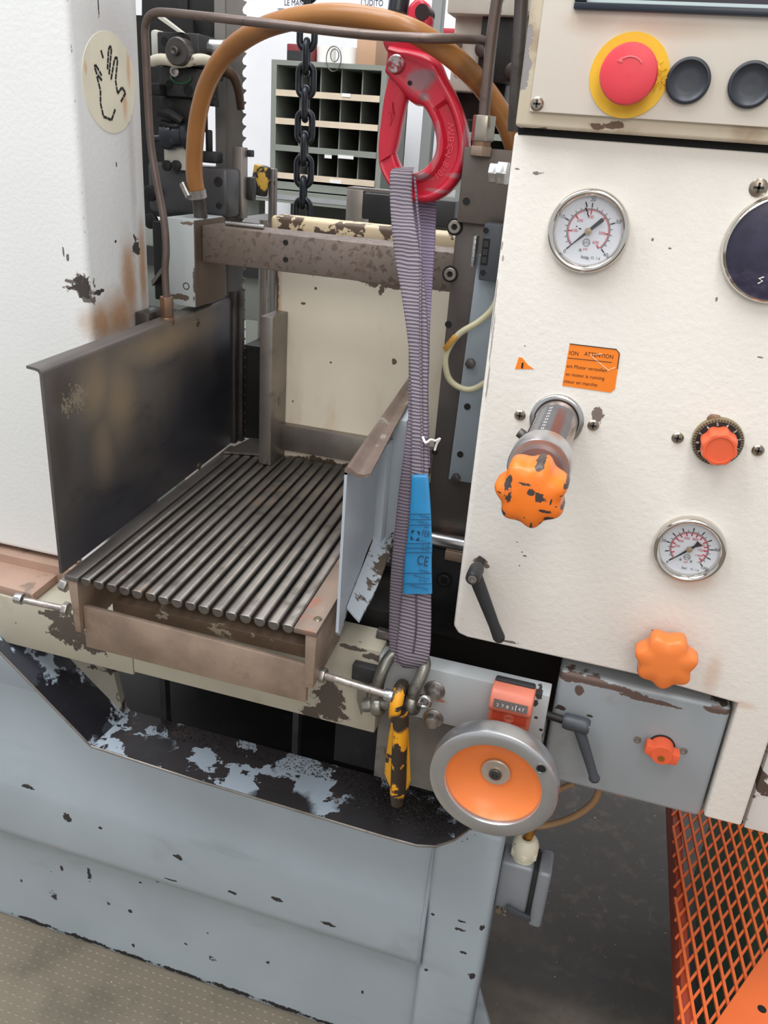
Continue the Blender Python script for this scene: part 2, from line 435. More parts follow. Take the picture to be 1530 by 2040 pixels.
tray_mat = mat('chipped_tray_paint', (160, 172, 184), 0.45, 0, 0.08, 8, 0.25, 160, [
    ('noise', (58, 54, 56), 20, .49, .505, 1, .5, .25),
    ('noise', (96, 84, 76), 30, .60, .70, .55, .6, .2),
    ('blob', (50, 48, 50), [(PZ(790, 1630, -737), (80, 50, 40)), (PZ(560, 1600, -737), (46, 26, 40)), (PZ(300, 1500, -737), (30, 40, 40))], .3, .9, 1, .5, .2, 40.0)])
chute_mat = mat('chipped_chute_paint', (160, 172, 184), 0.45, 0, 0.08, 8, 0.25, 160, [
    ('noise', (46, 44, 50), 10, .50, .515, .9, .45, .3),
    ('blob', (40, 40, 46), [(PZ(170, 1410, -690), (80, 60, 60))], .1, .8, 1, .42, .3, 30.0)])
g = thing('saw_pedestal', 'blue grey welded saw pedestal with folded front sheet and chip tray', 'pedestal', (-450, 900, ZF))
prof = [(806, ZF), (806, -1062), (803, -1048), (796, -1038), (788, -1033), (783, -1026), (780, -1012), (781, -935), (783, -918), (789, -900), (812, -775), (816, -765), (860, -765), (860, ZF)]
xs = (-1000, -108)
mb = MB().prism([V(xs[0], y, z) for y, z in prof], (xs[1]-xs[0], 0, 0))
mb.build('front_sheet', base_mat, g, smooth=40)
MB().box(-108, -24, 782, 880, ZF, -765).build('corner_post', base_mat, g, bevel=9, seg=4)
MB().tube([(-109, 803, ZF+5), (-109, 803, -1050), (-109, 781, -1020), (-109, 780, -935), (-109, 805, -790)], 3.0, 8).build('weld_seam', base_mat, g)
MB().prism([V(-24, 830, ZF), V(30, 830, ZF), V(18, 830, ZF+30), V(-24, 830, ZF+150)], (0, 8, 0)).build('foot_gusset', base_mat, g, bevel=1)
MB().box(-1000, -108, 862, 1240, ZF, -790).build('rear_body', base_mat, g)
# chip tray: flat floor, rising left wall, rounded right corner, thin front lip
TZ = -737.0
def TP(px, py, dz=0): return PZ(px, py, TZ+dz)
front = [TP(180, 1485), TP(400, 1556), TP(620, 1622), TP(760, 1664), TP(830, 1683), TP(868, 1685), TP(905, 1672), TP(950, 1640)]
back = [V(p.x, 800, TZ) for p in front]
back[-1] = V(front[-1].x+6, 800, TZ)
mb = MB(); n = len(front)
top = front+back; bot = [p-V(0, 0, 2.5) for p in top]
mb.add(top+bot, [list(range(n))+list(range(2*n-1, n-1, -1)), [2*n+i for i in list(range(n))[::-1]]+[2*n+i for i in range(n, 2*n)]] +
       [(i, i+1, 2*n+i+1, 2*n+i) for i in range(n-1)]+[(n-1, 2*n-1, 4*n-1, 3*n-1), (0, 2*n, 3*n, n)] + [(n+i+1, n+i, 3*n+i, 3*n+i+1) for i in range(n-1)])
tr = mb.build('chip_tray', tray_mat, g, smooth=0, label='chip tray with flaking paint')
lip = MB(); lip.tube([p+V(0, 0, -1) for p in front], 1.6, 8); lip.build('tray_lip', steel, tr)
a = front[0]; b_ = PY(-60, 1240, a.y)
w = MB().hexa([a-V(0, 0, 2.5), V(a.x+6, 800, TZ-2.5), V(b_.x, 800, b_.z), b_, a+V(2, 0, 1), V(a.x+8, 800, TZ), V(b_.x+3, 800, b_.z+4), b_+V(3, 0, 4)])
w.build('chute_wall', chute_mat, g, smooth=0, label='sloping dark chute wall')
MB().tube([b_+V(0, 0, 2), a], 1.7, 8).build('chute_lip', steel, g)
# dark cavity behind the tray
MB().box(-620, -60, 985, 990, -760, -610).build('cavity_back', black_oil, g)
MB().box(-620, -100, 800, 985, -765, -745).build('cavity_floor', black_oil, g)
for px in (325, 590):
    p = PY(px, 1400, 800)
    MB().box(p.x-4, p.x+4, 800, 812, -745, -618).build('cavity_rib', dark_cast, g)
# wedge cheeks of the opening
MB().prism([PY(222, 1322, 788), PY(250, 1440, 788), PY(214, 1428, 788), PY(60, 1312, 788), PY(40, 1280, 788)], (0, 10, 0)).build('opening_cheek', mat('cheek_paint', (150, 146, 134), .5, 0, .1, 10, .2, 150, [('noise', (62, 55, 50), 22, .56, .6, 1, .6, .2)]), g)
# electrical connector on the post
grey_al = mat('grey_diecast', (140, 144, 150), 0.42, 0.2, 0.05, 20, 0.1, 300)
cn = MB()
def CY(px, py): return PY(px, py, 830)
q0 = CY(1000, 1690); q1 = CY(1068, 1712); q2 = CY(1062, 1800); q3 = CY(985, 1790)
X0, X1 = -24, q1.x; Z1 = q0.z-4; Z0 = q3.z
cb = MB().box(X0, X1, 812, 850, Z0, Z1).build('connector_housing', grey_al, g, bevel=5, seg=3, label='grey die-cast cable connector')
MB().box(X1, X1+5, 811, 851, Z0+4, Z1+1).build('gasket', black_plastic, cb, bevel=1)
MB().box(X1+5, X1+22, 809, 853, Z0-8, Z1+2).build('connector_cap', grey_al, cb, bevel=5, seg=3)
lv = MB().prism([V(X1-26, 808, Z0+22), V(X1+6, 806, Z0+16), V(X1+8, 806, Z0+8), V(X1-8, 807, Z0+11), V(X1-26, 808, Z0+10)], (0, -5, 0))
lv.build('locking_clip', slate_plastic, cb, bevel=1.5)
for dz in (12, 18): MB().cyl((X1-26, 806, Z0+dz-2), (X1-26, 800, Z0+dz-2), 2.2, n=12).build('rivet', screwm, cb)
gl = V(X0+26, 831, Z1)
ivory = mat('ivory_plastic', (214, 208, 186), 0.5, 0, .05, 20)
gd = MB().lathe(gl, (0, 0, 1), [(0, 0), (15, 0), (15, 4), (17, 8), (17, 22), (15.4, 27), (12, 32), (10.5, 33), (7, 33), (7, 20)], 28).build('cable_gland', ivory, cb, smooth=30, label='ivory cable gland')
MB().hexnut(gl+V(0, 0, 6), gl+V(0, 0, 16), 19).build('gland_nut', ivory, cb, bevel=1)
brass = mat('brass_tube', (172, 118, 52), 0.35, 0.6, .1, 40)
MB().cyl(gl+V(0, 0, 20), gl+V(4, 2, 50), 5.5, n=14).build('cable_stub', brass, cb)
MB().cyl((-16, 812, Z0+6), (-16, 806, Z0+6), 4.5, n=14).build('screw', screwm, cb)
# thin brown cable from the connector up behind the wheel
cable = mat('tan_cable', (150, 118, 84), 0.5, 0, .1, 20)
g = thing('tan_cable', 'thin tan cable curving behind the orange handwheel', 'cable', PY(1100, 1650, 840))
MB().tube([PY(1195, 1570, 840), PY(1180, 1600, 840), PY(1140, 1628, 840), PY(1080, 1645, 840), PY(1030, 1640, 840), PY(985, 1600, 850)], 4.2, 10, 8).build('lead', cable, g)
MB().tube([PY(1145, 1560, 850), PY(1120, 1570, 850), PY(1090, 1590, 850)], 3.5, 10, 6).build('second_lead', cable, g)

# ---- machine bed: beam, block, handwheel ---------------------------------
beam_mat = mat('cream_beam_paint', (172, 166, 150), 0.5, 0, 0.07, 9, 0.2, 160, [
    ('noise', (120, 92, 66), 11, .55, .75, .45, .6, 0),
    ('blob', (92, 82, 76), sp(YB, (655, 1400, 22, 26), (130, 1250, 26, 22), (180, 1285, 30, 12), (105, 1228, 14, 8), (620, 1420, 16, 10), (745, 1310, 14, 5), (700, 1290, 14, 3)), .12, 1.2, 1, .5, .4, 60.0),
    ('noise', (88, 78, 70), 34, .655, .67, 1, .5, .4)])
grey_block = mat('grey_block_paint', (168, 172, 174), 0.42, 0, 0.04, 9, 0.12, 180, [
    ('blob', (58, 54, 52), sp(728, (1072, 1385, 4, 6), (1066, 1400, 3, 4), (1090, 1440, 2, 2), (1085, 1470, 3, 6), (1068, 1430, 2, 2), (1078, 1455, 2, 2)), .15, 1.2, 1, .6, .3, 120.0),
    ('blob', (172, 92, 58), sp(728, (875, 1395, 10, 2.5), (880, 1448, 13, 4), (855, 1455, 8, 3)), .4, .9, .8, .6, 0, 90.0)])
g = thing('machine_bed', 'cream and grey saw bed beam carrying the orange handwheel', 'machine bed', (-400, 790, -640))
ztop = -506.0
MB().box(-496, -186, YB, 780, -617, ztop).build('beam', beam_mat, g, bevel=2)
MB().box(-1000, -496.5, YB, 790, -622, -551).build('beam_end', beam_mat, g, bevel=2)
lz = -539.0
led = [PZ(-40, 1155, lz), PZ(65, 1184, lz), PZ(117, 1142, lz), PZ(-40, 1100, lz)]
ledge_m = mat('brown_ledge', (168, 140, 124), .5, .3, .12, 12, .2, 200, [('noise', (120, 108, 100), 20, .55, .65, .7, .5, .5), ('noise', (205, 205, 200), 26, .66, .68, .9, .5, 0)])
MB().prism(led, (0, 0, -11.5)).build('ledge_plate', ledge_m, g, bevel=1)
MB().box(-1000, -572, 788, 812, -551, -527).build('ledge_back', ledge_m, g)
MB().box(-186, -2, 728, 752, -575, ztop-2).build('grey_block', grey_block, g, bevel=1.5)
MB().box(-186, 0, 748, 790, -690, -575).build('lower_web', mat('stained_grey', (112, 108, 102), .5, 0, .2, 12, .3, 120, [('noise', (66, 54, 46), 14, .48, .62, .8, .6, .1)]), g, bevel=1)
MB().box(-250, -60, 790, 800, -720, -617).build('lower_backing', black_oil, g)
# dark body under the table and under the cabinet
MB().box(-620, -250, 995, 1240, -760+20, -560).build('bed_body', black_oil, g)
MB().box(-250, 260, 880, 1240, -700, -480).build('dark_gap_body', void_mat, g)  # dark body added to block light behind the gap under the cabinet
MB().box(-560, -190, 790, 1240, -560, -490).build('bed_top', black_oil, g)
MB().box(-488, -246, 690, 734.5, -505, -489).build('worn_strip', mat('worn_brown_strip', (120, 100, 84), .5, .3, .2, 16, .3, 150, [('noise', (176, 168, 150), 34, .60, .63, .9, .5, 0), ('noise', (70, 60, 54), 18, .55, .7, .7, .5, .2)]), g, bevel=1.5)
def hexbolt(Y, px, py, r, parent, hgt=9, wr=None, m=zinc):
    p = PY(px, py, Y)
    wv = MB().lathe(p, (0, -1, 0), [(0, 0), (wr or r*1.45, 0), (wr or r*1.45, 1.6), (r*1.3, 2.4), (0, 2.4)], 24).build('washer', m, parent)
    h = MB().hexnut(p+V(0, -2, 0), p+V(0, -2-hgt, 0), r, 0.3).build('hex_bolt', m, parent, bevel=0.8)
    return h
hexbolt(728, 866, 1374, 8.0, g); hexbolt(728, 863, 1430, 8.0, g)
# handwheel
wc = PY(987, 1541, 668)
YW = 660
hw = MB().lathe(V(wc.x, YW, wc.z), (0, -1, 0), [(47, -9), (62, -10), (63.6, -9), (64.2, -6), (64.2, 7), (63.6, 9.4), (62, 10.6), (50.4, 11), (48.4, 10.4), (47.4, 8.8), (47, 5)], 72).build('handwheel', alu, g, smooth=38, label='handwheel with aluminium rim and orange dish')
MB().lathe(V(wc.x, YW, wc.z), (0, -1, 0), [(47.2, 6), (45, 2), (36, -6), (24, -11), (13, -13), (13, -18), (40, -14), (47, -6)], 64).build('orange_dish', orange_pl, hw, smooth=50)
MB().lathe(V(wc.x, YW, wc.z), (0, -1, 0), [(0, -12), (15, -12), (15, -9.5), (14, -8.5), (7, -8.5), (7, -7), (0, -7)], 40).build('hub_washer', mat('brown_washer', (196, 186, 172), .4, .6, .1, 40), hw)
sc_ = MB().lathe(V(wc.x, YW, wc.z), (0, -1, 0), [(0, -8), (6.4, -8), (6.4, -5.2), (5.6, -4.6), (3.2, -4.6), (3.2, -6.6), (0, -6.6)], 24).build('hub_screw', steel_dark, hw)
hp = PY(1079, 1527, YW-8)
MB().cyl((hp.x, YW-8, hp.z), (hp.x, YW-11.4, hp.z), 4.4, n=20).build('handle_hole', void_mat, hw)
MB().lathe((hp.x, YW-10.6, hp.z), (0, -1, 0), [(4.4, 0), (5.6, 0.9), (4.5, 1.1)], 20).build('hole_rim', bright, hw)
MB().cyl((wc.x, YW+10, wc.z), (wc.x, 750, wc.z), 13, n=24).build('wheel_shaft', steel_dark, hw)
# position indicator
i0 = PY(978, 1363, 702); i1 = PY(1064, 1381, 702); i2 = PY(966, 1450, 702)
xa, xb = i0.x+1, i1.x+1; zt = i0.z-7; zb = zt-46; zm = zt-22
pr = [(728, zt), (709, zt), (704, zt-2.5), (700.4, zt-9), (699, zm+3), (702, zm-2), (707, zm-4), (709, zb), (728, zb)]
ind = MB().prism([V(xa, y, z) for y, z in pr], (xb-xa, 0, 0)).build('position_indicator', brick_pl, g, bevel=2.2, seg=3, label='orange-red position indicator with digit window')
MB().box(xa+1, xb-1, 720, 729, zt-4, zt+2.2).build('back_plate', black_plastic, ind, bevel=2)
MB().prism([V(xa+4.5, 700.8, zt-8.0), V(xb-4.5, 700.8, zt-8.0), V(xb-4.5, 698.6, zm+5.5), V(xa+4.5, 698.6, zm+5.5)], (0, -0.5, 0)).build('digit_window', mat('indicator_window', (96, 90, 88), .3, 0, .1, 60), ind)
zc = (zt-8.0+zm+5.5)/2
for k, ch in enumerate('2783'):
    text('digit', ch, (xa+9+k*5.0, 698.9, zc-1.2), 5.6, whp, ind, ext=0.4)
MB().box(xa+27, xa+27.8, 698.0, 699.0, zc-3, zc+3).build('decimal_bar', whp, ind)
for k, ch in enumerate('47'):
    text('digit', ch, (xa+31+k*3.6, 698.9, zc-0.4), 5.6, whp, ind, ext=0.4)
xm = (xa+xb)/2
MB().box(xa+4, xb-4, 706.0, 708.8, zb+8, zm-5.5).build('name_recess', mat('dark_brick', (186, 70, 46), .5), ind, bevel=.4)
MB().lathe(V(xm, 706.3, zm-10), (0, -1, 0), [(0, 0), (5.2, 0), (5.2, .4), (0, .4)], 24).build('name_oval', brick_pl, ind)
text('lettering', 'SIKO', (xm, 705.8, zm-10), 4.2, mat('deep_brick', (150, 52, 36), .5), ind)
# clamping lever
def lever(parent, A, axis, hl, arm_to, r=7.6, stud=None, label=None, black_plastic=black_plastic):
    A = Vector(A); ax = Vector(axis).normalized()
    hb = MB().lathe(A, ax, [(0, 0), (r*.85, 0), (r*.95, 2), (r, 4), (r, hl-6), (r*.95, hl-2), (r*.8, hl), (r*.62, hl), (r*.62, hl-2), (0, hl-2)], 28)
    h = hb.build('clamping_lever', black_plastic, parent, smooth=40, label=label)
    MB().lathe(A+ax*(hl-2), ax, [(r*.6, 0), (r*.6, 1.6), (r*.35, 1.8), (r*.3, .2), (0, .2)], 20).build('lever_screw', zinc, h)
    c = A+ax*(hl*.55); e = Vector(arm_to); d = (e-c); L = d.length; d.normalize(); sd = d.cross(ax).normalized()
    rings = []
    for k in range(11):
        t = k/10; wv = 7.2*(1-t)+5.2*t; th = 6.6*(1-t)+5.0*t
        if t > .85: wv += 1.2*math.sin((t-.85)/.15*math.pi*.5)
        p = c+d*(L*t)
        rings.append([p+sd*(wv*math.cos(a))*1.0+ax*(th*math.sin(a)) for a in [2*math.pi*i/14 for i in range(14)]])
    MB().loft(rings).build('lever_arm', black_plastic, h, smooth=50)
    MB().ico(e, 6.2, 2, (1, .8, 1)).build('lever_tip', black_plastic, h, smooth=60)
    if stud:
        MB().cyl(A+ax*2, stud, 4.4, n=16).build('threaded_stud', black_oil, h)
    return h
A = V(16, 739.5, PY(1128, 1436, 739.5).z)
lever(g, A, (1, -0.12, 0.05), 27, PY(1184, 1550, 733), 8.8, stud=V(-3, 739.5, PY(1096, 1425, 739.5).z), label='slate grey clamping lever on a threaded stud', black_plastic=slate_plastic)
# bolt, thread and knife edge at the left of the shackle
MB().prism([PY(712, 1365, 722), PY(733, 1370, 722), PY(728, 1402, 722), PY(719, 1426, 722), PY(711, 1395, 722)], (0, 6, 0)).build('pointer_blade', steel, g, bevel=.5)
MB().box(PY(704, 1330, 730).x, PY(752, 1330, 730).x, 724, 736, PY(720, 1352, 730).z, PY(720, 1322, 730).z).build('cover_plate', dark_cast, g, bevel=1.5)
# ---- infeed table of round bars ------------------------------------------
ZR = -436.0
g = thing('infeed_table', 'steel feed table of parallel round bars between two side guides', 'feed table', (-370, 690, -505))
rl = 430.0
rod = MB()
n = 14; ring0 = []; ring1 = []
for i in range(n):
    t = 2*math.pi*i/n
    x, z = 6.1*math.cos(t), min(6.1*math.sin(t), 3.9)
    ring0.append(V(x, 0, z)); ring1.append(V(x-0.055*rl, rl, z))
inset = [[p*0.86+V(0, -0.0, 0) for p in ring0], [p+V(0, .8, 0) for p in ring0], ring1]
rod.loft([[V(p.x*.84, 0, p.z*.84) for p in ring0], [p+V(-.05, .9, 0) for p in ring0], ring1])
rme = rod.mesh('rod', Wm((0, 0, 0)), smooth=40); rme.materials.append(rod_steel)
gb = (-370, 690, -505)
for i in range(16):
    X0 = -484+15.07*i
    o = inst('rod', rme, g, (X0-gb[0], 641.0+1.5*random.random()-gb[1], ZR-3.9-gb[2]))
strip_m = mat('worn_side_strip', (122, 116, 112), 0.4, 0.8, .15, 16, .15, 300, [('noise', (88, 78, 72), 20, .5, .7, .6, .5, .6)])
def strip(x0, x1, name, y1=1072):
    return MB().hexa([V(skew(x0, 640), 640, ZR-6), V(skew(x1, 640), 640, ZR-6), V(skew(x1, y1), y1, ZR-6), V(skew(x0, y1), y1, ZR-6),
                      V(skew(x0, 640), 640, ZR), V(skew(x1, 640), 640, ZR), V(skew(x1, y1), y1, ZR), V(skew(x0, y1), y1, ZR)]).build(name, strip_m, g, bevel=.8)
strip(-508, -491.5, 'side_strip'); rs = strip(-251, -227, 'side_strip', 930)
rs.data = rs.data.copy()
rs.data.materials[0] = mat('rusty_side_strip', (150, 132, 120), .45, .7, .15, 16, .15, 300, [('noise', (150, 92, 70), 24, .58, .68, .7, .6, .2), ('noise', (100, 90, 84), 14, .5, .7, .6, .5, .6)])
MB().prism([V(-505, 641, ZR-6), V(-493.5, 641, ZR-6), V(-494.5, 641, -504), V(-501, 641, -504)], (-5, 93, 0)).build('end_bracket', rusty, g, bevel=.6)
MB().prism([V(-239, 641, ZR-6), V(-227.5, 641, ZR-6), V(-229, 641, -503), V(-238, 641, -503)], (-5, 93, 0)).build('end_bracket', rusty, g, bevel=.6)
p0 = PY(164, 1206, 648); p1 = PY(606, 1323, 648); p2 = PY(606, 1398, 648); p3 = PY(166, 1286, 648)
MB().prism([V(-494, 647, p0.z), V(-238, 647, p1.z), V(-238, 647, p2.z), V(-494, 647, p3.z)], (0, 6, 0)).build('front_bar', rusty, g, bevel=.8)
MB().box(-497, -240, 700, 735, -478, -466).build('cross_support', mat('worn_cross_support', (118, 102, 90), .5, .3, .2, 16, .3, 150, [('noise', (170, 164, 150), 28, .58, .63, .9, .5, 0)]), g, bevel=1)
for i in range(3):
    y = 790+i*110
    MB().box(skew(-495, y), skew(-232, y), y, y+12, ZR-24, ZR-10).build('cross_support', steel_dark, g)
for pa, pb, nut in (((641, 1344), (768, 1383), (778, 1386)), ((134, 1214), (50, 1196), (36, 1192))):
    a = PY(*pa, 664); b = PY(*pb, 660); c = PY(*nut, 659)
    bt = MB().cyl(a, b, 3.7, n=16).build('clamp_rod', mat('pitted_rod', (176, 168, 162), .35, .8, .2, 90, .2, 400, [('noise', (120, 90, 80), 140, .55, .65, .6, .6, .3)]), g)
    d = (b-a).normalized()
    MB().cyl(c-d*6, c+d*3, 6.2, n=18).build('rod_head', bright, bt, bevel=.8)
    MB().hexnut(a-d*2, a+d*4.5, 8.2).build('hex_nut', zinc, bt, bevel=.8)
for px, py in ((633, 1234), (155, 1117)):
    p = PZ(px, py, ZR)
    MB().lathe(p, (0, 0, 1), [(0, .2), (4.4, .2), (3.6, 1.6), (0, 1.9)], 18).build('screw', screwm, g)
MB().hexnut(PY(122, 1162, 690), PY(136, 1168, 690), 8).build('hex_nut', zinc, g, bevel=.6)

# ---- left side guide -----------------------------------------------------
gsteel = mat('blackened_guide_steel', (122, 117, 114), 0.42, 0.8, 0.12, 6, 0.12, 260, [
    ('blob', (74, 76, 88), [((-528, 960, -370), (60, 190, 110)), ((-520, 760, -420), (60, 170, 70)), ((-534, 1060, -300), (60, 60, 140))], .75, .5, .85, .38, .8, 9.0),
    ('noise', (66, 66, 74), 7, .50, .72, .6, .36, .8, (1, 1.2, 3.5)),
    ('blob', (176, 156, 132), [((-518, 725, -262), (40, 40, 46)), ((-520, 770, -290), (40, 46, 60)), ((-528, 900, -240), (40, 150, 26)), ((-518, 735, -330), (40, 30, 50))], .95, .5, .75, .42, .7, 14.0),
    ('blob', (84, 72, 66), [((-512, 668, -245), (40, 26, 30)), ((-512, 660, -300), (40, 22, 60))], .8, .5, .6, .45, .6, 20.0),
    ('blob', (150, 138, 116), [(PX(150, 790, -516), (20, 14, 14)), (PX(128, 810, -514), (20, 8, 10))], .25, 2.2, .85, .5, .3, 220.0)])
g = thing('side_guide', 'dark steel guide plate with rolled top edge standing left of the bars', 'guide plate', (-518, 860, -436))
x0 = -510
pf = [(x0, -435), (x0, -224), (x0-1, -220.5), (x0-3.5, -218.3), (x0-8, -217.5), (x0-17, -217), (x0-17, -219.6), (x0-8, -220.4), (x0-4.6, -221.4), (x0-3.4, -224), (x0-3.2, -435)]
MB().prism([V(x, 640, z) for x, z in pf], (-0.055*444, 444, 0)).build('plate', gsteel, g, smooth=40)
for px, py in ((388, 642), (398, 929)):
    p = PX(px, py, -533 if py < 700 else -527)
    q = V(skew(x0, p.y)+.3, p.y, p.z)
    s = MB().lathe(q, (1, 0, 0), [(0, 0), (5, 0), (5, .5), (0, .9)], 18).build('screw', screwm, g)
    MB().box(q.x+.6, q.x+1.1, q.y-3.5, q.y+3.5, q.z-.6, q.z+.6).build('slot', blk, s)
for k, (ya, yb, xo) in enumerate(((1086, 1096, -2), (1099, 1108, 4))):
    MB().box(skew(x0, ya)-4+xo, skew(x0, ya)+6+xo, ya, yb, -438, -212).build('end_plate', steel_dark, g, bevel=.6)
MB().prism([PZ(446, 903, ZR+1), PZ(520, 908, ZR+1), PZ(520, 878, ZR+1), PZ(500, 876, ZR+1)], (0, 0, 3)).build('foot_plate', strip_m, g)

# ---- right side guide with clamp ----------------------------------------
gp_mat = mat('grey_guide_paint', (172, 180, 188), 0.42, 0, .05, 10, .12, 200, [
    ('noise', (120, 124, 126), 6, .58, .75, .5, .5, 0, (1, 1, .4)),
    ('blob', (96, 82, 70), [((-190, 740, -452), (40, 70, 16)), ((-190, 800, -440), (40, 60, 30))], .2, 1.4, 1, .5, .3, 70.0)])
flange_m = mat('brown_flange_steel', (140, 122, 112), .42, .6, .15, 30, .5, 130, [('noise', (196, 190, 182), 40, .60, .68, .7, .35, .7)])
g = thing('side_guide', 'grey painted guide plate with brown top flange right of the bars', 'guide plate', (-232, 840, -440))
def gx(Y, d=0): return -212.0-0.097*(Y-660)+d
def gl_(secs, ya, yb): return [[V(gx(y)+dx, y, z) for dx, z in secs] for y in (ya, yb)]
sec = [(0, -275), (0, -400), (1, -432), (6, -452), (4, -453), (-1.5, -433), (-2.6, -400), (-2.6, -275)]
mb = MB()
ys = [660, 668, 690, 730, 780, 830, 880, 1000]
zb_ = [-444, -452, -447, -430, -415, -410, -408, -408]
rings = []
for y, zb1 in zip(ys, zb_):
    rings.append([V(gx(y), y, -275), V(gx(y), y, -380), V(gx(y)+.3, y, zb1), V(gx(y)-2.7, y, zb1), V(gx(y)-2.7, y, -380), V(gx(y)-2.7, y, -275)])
mb.loft(rings).build('plate', gp_mat, g, smooth=30)
fs_ = [(-2.7, -277), (-2.7, -272), (0, -269.5), (3, -270), (9, -274), (16, -274), (22, -271), (22, -273.5), (16, -277), (8, -277.5), (2, -274), (0, -277)]
mb = MB(); mb.loft([[V(gx(y)+dx*(1-.35*(y-660)/340), y, z) for dx, z in fs_] for y in (660, 830, 1000)])
mb.build('top_flange', flange_m, g, smooth=40)
# flared skirt
mb = MB(); rings = []
for k in range(10):
    t = k/9; y = 690+t*160
    zz = -441+t*22; w_ = 15+8*math.sin(t*math.pi*.9)
    rings.append([V(gx(y)+1, y, zz+10), V(gx(y)+w_*.6, y, zz+2), V(gx(y)+w_, y, zz-3+12*t), V(gx(y)+w_, y, zz-6+12*t), V(gx(y)+w_*.6, y, zz-1), V(gx(y)+1, y, zz+7)])
mb.loft(rings).build('skirt', gp_mat, g, smooth=40)
MB().box(-228, -218, 818, 842, -462, -300).build('clamp_strip', gp_mat, g, bevel=1)
MB().box(-219, -204, 836, 905, -452, -276).build('clamp_block', gp_mat, g, bevel=1.5)
ps = PY(850, 1072, 868)
sh = MB().cyl((-206, 868, ps.z), (-100, 868, ps.z), 10, n=28).build('spindle', bright, g)
MB().box(-150, -100, 857, 866, ps.z-18, ps.z-6).build('spindle_rail', rusty, g, bevel=1)
MB().hexnut((-205, 868, ps.z), (-196, 868, ps.z), 17).build('spindle_nut', zinc, g, bevel=1)
MB().cyl((-197, 868, ps.z), (-190, 868, ps.z), 13, n=20).build('spindle_collar', zinc, g, bevel=1)
ss = PY(752, 1262, 765); MB().hexnut(ss, ss+V(26, 0, 0), 8).build('stop_screw', steel_dark, g, bevel=1)

# ---- saw vise: cream box, pitted cross bar, grey block --------------------
vb_mat = mat('cream_box_paint', (234, 224, 204), 0.5, 0, .04, 7, .15, 160, [
    ('noise', (206, 180, 142), 7, .55, .78, .5, .5, 0, (3, 1, 1)),
    ('blob', (196, 150, 106), [((-460, 1075, -250), (7, 60, 160))], .8, .6, .7, .6, 0, 30.0),
    ('blob', (112, 96, 84), [((-462, 1075, -190), (3, 40, 60)), ((-462, 1075, -330), (3, 40, 90)), ((-390, 1075, -164), (60, 40, 8)), ((-290, 1075, -170), (60, 40, 9)), ((-395, 1075, -440), (70, 40, 7)), ((-300, 1075, -440), (60, 40, 10))] + sp(1075, (786, 722, 4, 6), (760, 578, 4, 8), (605, 605, 4, 2), (660, 722, 2, 1.4), (630, 575, 2.5, 2), (584, 800, 1.5, 1.5)), .15, 1.2, 1, .5, .3, 60.0)])
g = thing('rear_vise', 'cream painted vise box behind the bars under a pitted cross bar', 'vise', (-350, 1110, -445))
MB().box(-463, -150, 1075, 1200, -441, -112).build('box', vb_mat, g, bevel=2)
rail_m = mat('flaking_rail_paint', (208, 190, 158), .5, 0, .06, 10, .25, 130, [('noise', (96, 80, 68), 30, .52, .54, 1, .55, .3)])
MB().box(-467, -170, 1062, 1100, -124, -101).build('top_rail', rail_m, g, bevel=5, seg=3)
q0 = PY(550, 842, 1066); q1 = PY(552, 892, 1066)
MB().box(-463, -220, 1062, 1076, q1.z, q0.z).build('lower_bar', steel, g, bevel=.8)
v0 = PY(518, 630, 1022); v1 = PY(537, 940, 1022)
MB().box(v0.x, v1.x+1, 1022, 1074, -435.5, v0.z).build('vertical_bar', steel, g, bevel=.8)
MB().box(-535, -464, 1125, 1200, -441, PY(510, 690, 1125).z).build('dark_backing', black_oil, g, bevel=1.5)  # dark box added as backing so the gap beside the blade reads black
b0 = PY(404, 449, 975); b1 = PY(404, 519, 975)
MB().box(-521, -176, 975, 1030, b1.z-2, b0.z).build('cross_bar', pitted, g, bevel=1.5)
for px, py in ((569, 483), (569, 517)):
    p = PY(px, py, 975)
    MB().cyl((p.x, 975.4, p.z), (p.x, 973.9, p.z), 3.2, n=18).build('hole', void_mat, g)
MB().cyl((-500, 1000, b0.z+3), (-448, 1000, b0.z+3), 3, n=12).build('bright_rod', bright, g)
gb_mat = mat('pale_grey_block_paint', (172, 178, 178), .45, 0, .04, 8, .1, 200, [('blob', (110, 96, 84), sp(960, (360, 592, 16, 4), (388, 560, 2, 20), (392, 480, 1.5, 30), (375, 445, 8, 2), (340, 602, 8, 3)), .15, 1.2, 1, .5, .3, 90.0)])
MB().box(-561, -523, 958, 1038, -212, -106).build('end_block', gb_mat, g, bevel=1.2)
MB().box(-523, -521.2, 959, 1038, -211, -107).build('block_cheek', mat('brown_cheek_steel', (112, 98, 88), .45, .6, .15, 14), g)
p = PY(371, 570, 958)
MB().lathe((p.x, 958.3, p.z), (0, -1, 0), [(0, 0), (3.6, 0), (3.6, .8), (4.6, .5)], 18).build('hole', void_mat, g)
